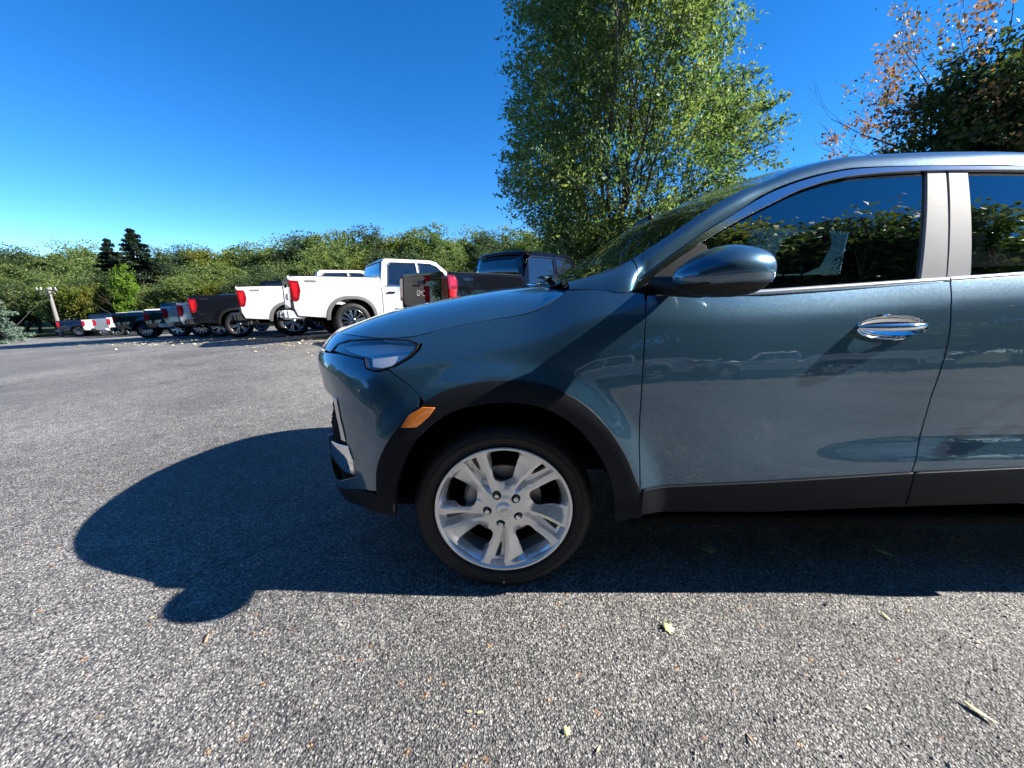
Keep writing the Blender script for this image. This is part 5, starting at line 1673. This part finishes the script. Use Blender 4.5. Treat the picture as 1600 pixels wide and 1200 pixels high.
# the big many-stemmed tree
def big_tree():
    rng = np.random.default_rng(21)
    base = np.array((3.7, 14.6, 0.0)); base[2] = float(GZ(base[0], base[1]))
    t = empty('elm_tree', tuple(base))
    tag(t, 'tall many-stemmed green tree rising out of the picture behind the SUV windshield', 'tree')
    mb = MB(); tips = []
    trunk = [(0, 0, -.3), (0.05, 0, 1.0), (.0, 0, 2.2)]
    mb.tube(trunk, [.34, .27, .24], 12)
    n_stem = 9
    ring = []
    for k in range(n_stem):
        a = 2 * PI * k / n_stem + rng.uniform(-.2, .2)
        lean = rng.uniform(.06, .30) if k % 3 else rng.uniform(.3, .5)
        grow(rng, (math.cos(a) * .12, math.sin(a) * .12, 2.0 + rng.uniform(0, .4)), (math.cos(a) * lean, math.sin(a) * lean, 1), rng.uniform(4.0, 5.2), .062, 3, .34, 3, tips, mb, 5, .16, .06, 6, .58)
    # low side branches
    for k in range(22):
        a = rng.uniform(0, 2 * PI); z = rng.uniform(1.0, 4.0)
        grow(rng, (0, 0, z), (math.cos(a), math.sin(a), .40), rng.uniform(1.4, 2.1), .035, 2, .45, 3, tips, mb, 4, .04, .12, 5, .7)
    # the long limb that reaches out to the right
    for (dx, dy, dz, L) in ((1, -.15, .50, 2.9), (1, .2, .38, 2.6), (1, -.3, .62, 2.7)):
        grow(rng, (.6, 0, 3.0), (dx, dy, dz), L, .055, 2, .30, 4, tips, mb, 4, .02, .08, 5, .62)
    mb.build('trunk', M['bark_grey'], t)
    # outline of the crown in its own plane, from the picture's silhouette at the tree's distance
    def xz(px, py):
        r = pix_ray(px, py); k_ = base[1] / r[1]
        return r[0] * k_ - base[0], CAM_H + r[2] * k_ - base[2]
    left = [xz(*p) for p in ((850, 430), (835, 392), (800, 345), (778, 300), (785, 258), (800, 225), (786, 190), (790, 140), (792, 105), (808, 70), (792, 30), (790, 0))]
    right = [xz(*p) for p in ((1130, 420), (1150, 380), (1170, 330), (1190, 292), (1185, 260), (1225, 205), (1236, 170), (1205, 150), (1150, 120), (1168, 60), (1165, 0))]
    lz = [p[1] for p in left] + [14.5, 16]; lx = [p[0] for p in left] + [-3.2, -1.0]
    rz_ = [p[1] for p in right] + [14.5, 16]; rx = [p[0] for p in right] + [3.0, 1.0]
    lf_ = lambda z: np.interp(z, lz, lx) + .35; rf_ = lambda z: np.interp(z, rz_, rx) - np.interp(z, [0, 4.5, 6, 15], [.3, .5, .95, 1.15])
    # sprays: short arching twigs clothed in leaves, gathered in uneven masses
    P = []; D = []
    nl = 340
    tz = MB()
    mass = []
    while len(mass) < nl:
        z = rng.uniform(.4, 15.2); a, b = lf_(z), rf_(z)
        x = a + (b - a) * rng.uniform(.04, .96); w = (b - a) / 2; c = (a + b) / 2
        y = rng.uniform(-1, 1) * math.sqrt(max(.05, 1 - ((x - c) / w) ** 2)) * min(2.5, w)
        if abs(x - .1) < .8 and 4.0 < z < 6.4 and y < 1.0 and rng.uniform() < .9: continue
        if z < 5.5 and x > 2.2 and rng.uniform() < .35: continue
        mass.append((x, y, z, rng.uniform(.55, 1.25)))
    for (x, y, z, r_) in mass:
        ns = int(38 * r_ ** 1.6)
        for q in range(ns):
            s0 = np.array((x, y, z)) + rng.normal(size=3) * np.array((.50, .50, .48)) * r_
            if s0[0] < lf_(s0[2]) or s0[0] > rf_(s0[2]): continue
            d = s0 - np.array((.1, 0, s0[2] - 1.6)); d /= np.linalg.norm(d) + 1e-6
            d = d + rng.normal(size=3) * .45; d /= np.linalg.norm(d)
            L = rng.uniform(.35, .85); m_ = int(17 * L / .6)
            t_ = rng.uniform(0, 1, m_)[:, None]
            pts = s0 + d * L * t_ + np.array((0, 0, -.28)) * L * t_ ** 2 + rng.normal(size=(m_, 3)) * .065
            P.append(pts); D.append(np.tile(d, (m_, 1)))
            if q % 6 == 0:
                tz.tube([s0 - d * .3, s0 + d * L * .5 + np.array((0, 0, -.07 * L)), s0 + d * L + np.array((0, 0, -.28 * L))], [.009, .006, .003], 3, cap=False)
    # the leaning tips that reach out on the right
    for (px_, py_) in ((1240, 190), (1232, 152), (1205, 138), (1215, 165), (1225, 215), (1178, 108), (1168, 128), (1190, 118), (1212, 195)):
        ex, ez = xz(px_, py_)
        sx0 = ex - 1.8; sz0 = ez - .75
        for q in range(5):
            s0 = np.array((sx0, rng.uniform(-.5, .5), sz0)) + rng.normal(size=3) * .14; e0 = np.array((ex, 0, ez)) + rng.normal(size=3) * .12
            t_ = rng.uniform(0, 1, 46)[:, None]
            P.append(s0 + (e0 - s0) * t_ + rng.normal(size=(46, 3)) * .09 * (1.15 - t_)); D.append(np.tile((e0 - s0) / np.linalg.norm(e0 - s0), (46, 1)))
            tz.tube([s0, e0], [.012, .004], 3, cap=False)
    for p, d in tips[::2]:
        if p[0] < lf_(p[2]) or p[0] > rf_(p[2]): continue
        P.append(p + rng.normal(size=(9, 3)) * .16); D.append(np.tile(d, (9, 1)))
    P = np.concatenate(P); D = np.concatenate(D)
    tz.build('twigs', M['bark'], t)
    print('big tree leaves', len(P))
    me = leaves_mesh('crown', P, .13, 5, .25, .47, LM['elm'], out=D)
    o = bpy.data.objects.new('crown', me); COL.objects.link(o); o.parent = t
    k_ = 1.3      # stands further off and larger
    bx, by = base[0] * k_, base[1] * k_
    t.location = (bx, by, float(GZ(bx, by)) - .05); t.scale = (k_, k_, k_)
    return t
big_tree()

# maple at the right: bare upper limbs with orange leaves, dense dark lower crown
def right_maple():
    rng = np.random.default_rng(33)
    base = (17.4, 13.8, float(GZ(17.4, 13.8)))
    t = empty('maple_tree', base)
    tag(t, 'maple with half-bare branches and sparse orange leaves above the SUV roof', 'tree')
    mb = MB(); tips = []
    mb.tube([(0, 0, -.3), (0, 0, 2.0), (-.2, 0, 4.0)], [.34, .28, .22], 10)
    for k in range(9):
        a = rng.uniform(0, 2 * PI)
        grow(rng, (-.2, 0, rng.uniform(2.8, 4.0)), (math.cos(a) * .7 - .35, math.sin(a) * .5, 1.0), rng.uniform(3.0, 4.2), .09, 4, .42, 2, tips, mb, 4, .10, .10, 6, .68)
    for k in range(5):
        grow(rng, (-.3, 0, rng.uniform(3.2, 4.6)), (-1, rng.uniform(-.4, .4), rng.uniform(.25, .75)), rng.uniform(2.3, 3.0), .07, 4, .36, 2, tips, mb, 4, .06, .10, 6, .68)
    mb.build('trunk', M['bark'], t)
    T = np.array([p for p, d in tips])
    sel = T[(rng.uniform(size=len(T)) < .85) & (T[:, 0] > -5.8)]
    P = np.concatenate([c + rng.normal(size=(rng.integers(8, 26), 3)) * .17 for c in sel])
    me = leaves_mesh('crown', P, .12, 8, .3, .7, LM['orange'])
    o = bpy.data.objects.new('crown', me); COL.objects.link(o); o.parent = t
    # dense dark tree in front to the right
    t2_ = broad_tree('maple_tree', 9.6, 4.6, 90000, .16, LM['dark'], 41, .10, 60)
    rr2 = pix_ray(1635, 205); xx2 = rr2[0] / rr2[1] * 12.2
    t2_.location = (xx2, 12.2, float(GZ(xx2, 12.2))); t2_.scale = (1.0, 1.0, .93)
    tag(t2_, 'dense dark green maple at the right edge, in front of the half-bare one', 'tree')
    t3_ = broad_tree('maple_tree', 10.5, 2.4, 9000, .20, LM['yellow'], 43, .3, 12)
    rr3 = pix_ray(1700, 40); xx3 = rr3[0] / rr3[1] * 12.9
    t3_.location = (xx3, 12.9, float(GZ(xx3, 12.9)))
    tag(t3_, 'yellowing maple crown touching the upper right corner', 'tree')
right_maple()

ORD = ['first', 'second', 'third', 'fourth', 'fifth', 'sixth', 'seventh', 'eighth', 'ninth', 'tenth', 'eleventh', 'twelfth', 'thirteenth', 'fourteenth', 'fifteenth', 'sixteenth', 'seventeenth', 'eighteenth', 'nineteenth', 'twentieth', 'twenty-first', 'twenty-second', 'twenty-third', 'twenty-fourth', 'twenty-fifth', 'twenty-sixth', 'twenty-seventh', 'twenty-eighth', 'twenty-ninth', 'thirtieth', 'thirty-first', 'thirty-second', 'thirty-third', 'thirty-fourth', 'thirty-fifth']
for gname, phrase in (('trees in the back rank of the wood', 'on the skyline of the wood'), ('trees in the front rank of the wood', 'in the front rank of the wood'), ('low trees at the edge of the wood', 'at the foot of the wood')):
    L__ = [o for o in COL.objects if o.get('group') == gname]
    L__.sort(key=lambda o: o.location.x / o.location.y)
    for i, o in enumerate(L__):
        c_ = o['label'].split(' green')[0] + ' green' if ' green' in o['label'] else 'yellowing'
        o['label'] = '%s tree %s, %s from the left' % (c_, phrase, ORD[i])

# ---------------------------------------------------------------- utility pole with guy wire
def pole():
    Y = 36.0
    x = (74 - 800) / FPX * (Y * math.cos(PITCH))
    g = float(GZ(x, Y))
    top = CAM_H + math.tan(math.atan((600 - 449) / FPX) - PITCH) * Y
    t = empty('utility_pole', (x, Y, g))
    tag(t, 'wooden utility pole with crossarm and guy wire left of the yellowing tree', 'utility pole')
    h = top - g
    MB().tube([(0, 0, 0), (0, 0, h)], [.16, .11], 10).build('pole_shaft', M['pole'], t)
    MB().box((0, -.16, h - .25), (1.9, .10, .12), .01).box((0, -.16, h - .55), (1.4, .10, .10), .01).build('crossarm', M['pole'], t)
    for dx in (-.85, -.45, .45, .85):
        MB().tube([(dx, -.16, h - .2), (dx, -.16, h + .02)], [.05, .035], 8).build('insulator', M['white_paint'], t)
    MB().tube([(.0, 0, h - 3.4), (1.4, -.2, h - 2.8)], .035, 6).build('lamp_arm', M['pole'], t)
    MB().tube([(-.1, 0, h - .5), (-3.0, -2.0, .0)], .022, 5).build('guy_wire', M['satin'], t)
    MB().tube([(-1.4, -3.5, -.1), (-1.15, -3.5, 1.1)], .045, 6).build('guy_marker', M['amber'], t)
pole()
tag(MB().tube([(x, 42 - .1 * x * 0, 1.5 + .0008 * (x + 20) ** 2 + .0 ) for x in np.linspace(-43, -14, 24)], .018, 4).build('overhead_wire', M['satin']), 'thin overhead wire crossing in front of the wood', 'wire')

# ---------------------------------------------------------------- fallen leaves and grit
lf_mats = [mat('leaf_tan', (.55, .45, .25), .6), mat('leaf_yellow_green', (.62, .60, .26), .55), mat('leaf_brown', (.36, .24, .15), .7)]
for m_ in lf_mats: add_grain(m_, 60, .3)
def leaf_geo(seed, s, maple=True):
    rng = np.random.default_rng(seed)
    lob = [(0, 1.0), (.16, .62), (.55, .72), (.42, .36), (.88, .28), (.45, .02), (.50, -.35), (.12, -.22), (0, -.35), (-.12, -.22), (-.50, -.35), (-.45, .02), (-.88, .28), (-.42, .36), (-.55, .72), (-.16, .62)]
    if not maple:
        lob = [(0, 1.0), (.2, .7), (.32, .3), (.3, -.1), (.18, -.4), (0, -.55), (-.18, -.4), (-.3, -.1), (-.32, .3), (-.2, .7)]
    curl = rng.uniform(.5, 1.1)
    def mp(p):
        x, y = p; r2 = x * x + y * y
        z = .10 + curl * .34 * x * x + .22 * y * y * rng.uniform(.6, 1) - .05 * r2
        return (x * s * (1 - .25 * curl * x * x), y * s, z * s)
    V = [mp((0, .15))] + [mp(p) for p in lob]
    n = len(lob)
    F = [(0, 1 + i, 1 + (i + 1) % n) for i in range(n)]
    # stalk
    b = len(V)
    V += [(-.02 * s, -.3 * s, .1 * s), (.02 * s, -.3 * s, .1 * s), (.12 * s, -.95 * s, .02 * s), (.08 * s, -.95 * s, .02 * s)]
    F += [(b, b + 1, b + 2, b + 3)]
    return V, F
spots = [  # px, py, size, material, maple?, words
    (266, 790, .028, 0, False, 'small pale leaf lying in the SUV shadow left of the front wheel'),
    (1105, 862, .052, 1, True, 'yellow-green curled leaf under the sill, right of the front wheel'),
    (1386, 868, .052, 1, True, 'yellow-green leaf under the sill below the rear edge of the front door'),
    (1403, 880, .022, 0, False, 'small tan leaf just below the yellow-green leaf under the door edge'),
    (1497, 846, .060, 2, False, 'brown elongated leaf under the rear door'),
    (1043, 980, .032, 1, True, 'pale yellow curled leaf on the sunlit asphalt in front of the sill'),
    (1385, 966, .024, 1, False, 'small pale leaf near the shadow edge under the rear door'),
    (1520, 1110, .045, 0, False, 'thin tan leaf at the lower right of the lot'),
    (1170, 1153, .020, 2, False, 'reddish leaf scrap near the bottom edge of the picture'),
    (322, 1001, .026, 2, False, 'thin orange-brown leaf in front of the mirror shadow'),
    (884, 1146, .018, 1, True, 'pale yellow leaf scrap low in the picture below the wheel'),
    (935, 1171, .016, 1, False, 'olive leaf scrap at the bottom edge of the picture'),
    (1145, 832, .025, 0, False, 'small twig-like leaf under the front of the sill'),
]
for j, (px_, py_, s, mi, mp_, lab) in enumerate(spots):
    r = pix_ray(px_, py_); t_ = -CAM_H / r[2]
    V, F = leaf_geo(j, s * 1.0, mp_)
    if not mp_: V = [(v[0] * .62, v[1], v[2]) for v in V]
    o = mesh_obj('fallen_leaf', V, F, lf_mats[mi])
    md = o.modifiers.new('thick', 'SOLIDIFY'); md.thickness = .0006
    o.location = (r[0] * t_, r[1] * t_, .0015); o.rotation_euler = (random.uniform(-.3, .3), random.uniform(-.3, .3), random.uniform(0, 6.28))
    tag(o, lab, 'leaf', 'leaves fallen on the asphalt')

def litter(name, n, region, size, material, seed, lab, aspect=.6):
    rng = np.random.default_rng(seed)
    P = region(rng, n)
    d = rng.normal(size=(n, 3)); d[:, 2] *= .25; d /= np.linalg.norm(d, axis=1)[:, None]
    up = np.tile((0, 0, 1.0), (n, 1)) + rng.normal(size=(n, 3)) * .25
    s_ = np.cross(d, up); s_ /= np.linalg.norm(s_, axis=1)[:, None]
    L = size * rng.uniform(.5, 1.4, n)[:, None]
    P[:, 2] = GZ(P[:, 0], P[:, 1]) + .004 + L[:, 0] * .12
    V = np.stack([P - d * L * .5, P + s_ * L * aspect * .5, P + d * L * .5, P - s_ * L * aspect * .5], 1)
    V[:, :, 2] = np.maximum(V[:, :, 2], GZ(V[:, :, 0], V[:, :, 1]) + .0015)
    V = V.reshape(-1, 3)
    F = [(4 * i, 4 * i + 1, 4 * i + 2, 4 * i + 3) for i in range(n)]
    o = mesh_obj(name, V, F, material, smooth=False)
    tag(o, lab, 'debris', kind='stuff')
def rg_row(rng, n):
    s = rng.uniform(0, 1, n) ** 1.2
    x = -2.5 - 24 * s + rng.normal(size=n) * .6; y = 8.2 + 14 * s + rng.normal(size=n) * .55 - rng.uniform(0, 1, n) * .8
    return np.stack([x, y, 0 * x], 1)
litter('leaf_litter', 1500, rg_row, .07, lf_mats[0], 3, 'scattered dry leaves gathered along the tails of the parked pickups')
def rg_near(rng, n):
    x = rng.uniform(-4, 4, n); y = rng.uniform(.5, 8, n) ** 1.0
    return np.stack([x, y, 0 * x], 1)
litter('leaf_scraps', 260, rg_near, .016, lf_mats[0], 4, 'tiny dry leaf scraps scattered over the asphalt', .35)
litter('leaf_scraps', 60, rg_near, .014, lf_mats[2], 5, 'tiny reddish brown bark scraps scattered over the asphalt', .5)

# loose stones lying on the asphalt close to the camera
def stones(n, seed):
    rng = np.random.default_rng(seed)
    ico = [(-1, 0, 0), (1, 0, 0), (0, -1, 0), (0, 1, 0), (0, 0, -1), (0, 0, 1)]
    fi = [(0, 2, 5), (2, 1, 5), (1, 3, 5), (3, 0, 5), (2, 0, 4), (1, 2, 4), (3, 1, 4), (0, 3, 4)]
    V, F = [], []
    for k in range(n):
        x = rng.uniform(-3.2, 3.2); y = rng.uniform(.45, 5.5)
        s = rng.uniform(.0022, .0055)
        a = rng.uniform(0, 6.28); c_, s2 = math.cos(a), math.sin(a)
        sc = rng.uniform(.7, 1.3, 3); b = len(V)
        for p in ico:
            q = np.array(p) * s * sc * rng.uniform(.8, 1.15)
            V.append((x + q[0] * c_ - q[1] * s2, y + q[0] * s2 + q[1] * c_, s * .45 + q[2] * .7))
        F += [tuple(i + b for i in f) for f in fi]
    m = mat('loose_stone', (.26, .25, .235), .8); add_grain(m, 120, .6)
    o = mesh_obj('loose_grit', V, F, m, smooth=False)
    tag(o, 'loose stone chips lying on the asphalt round the SUV', 'grit', kind='stuff')
stones(9000, 9)
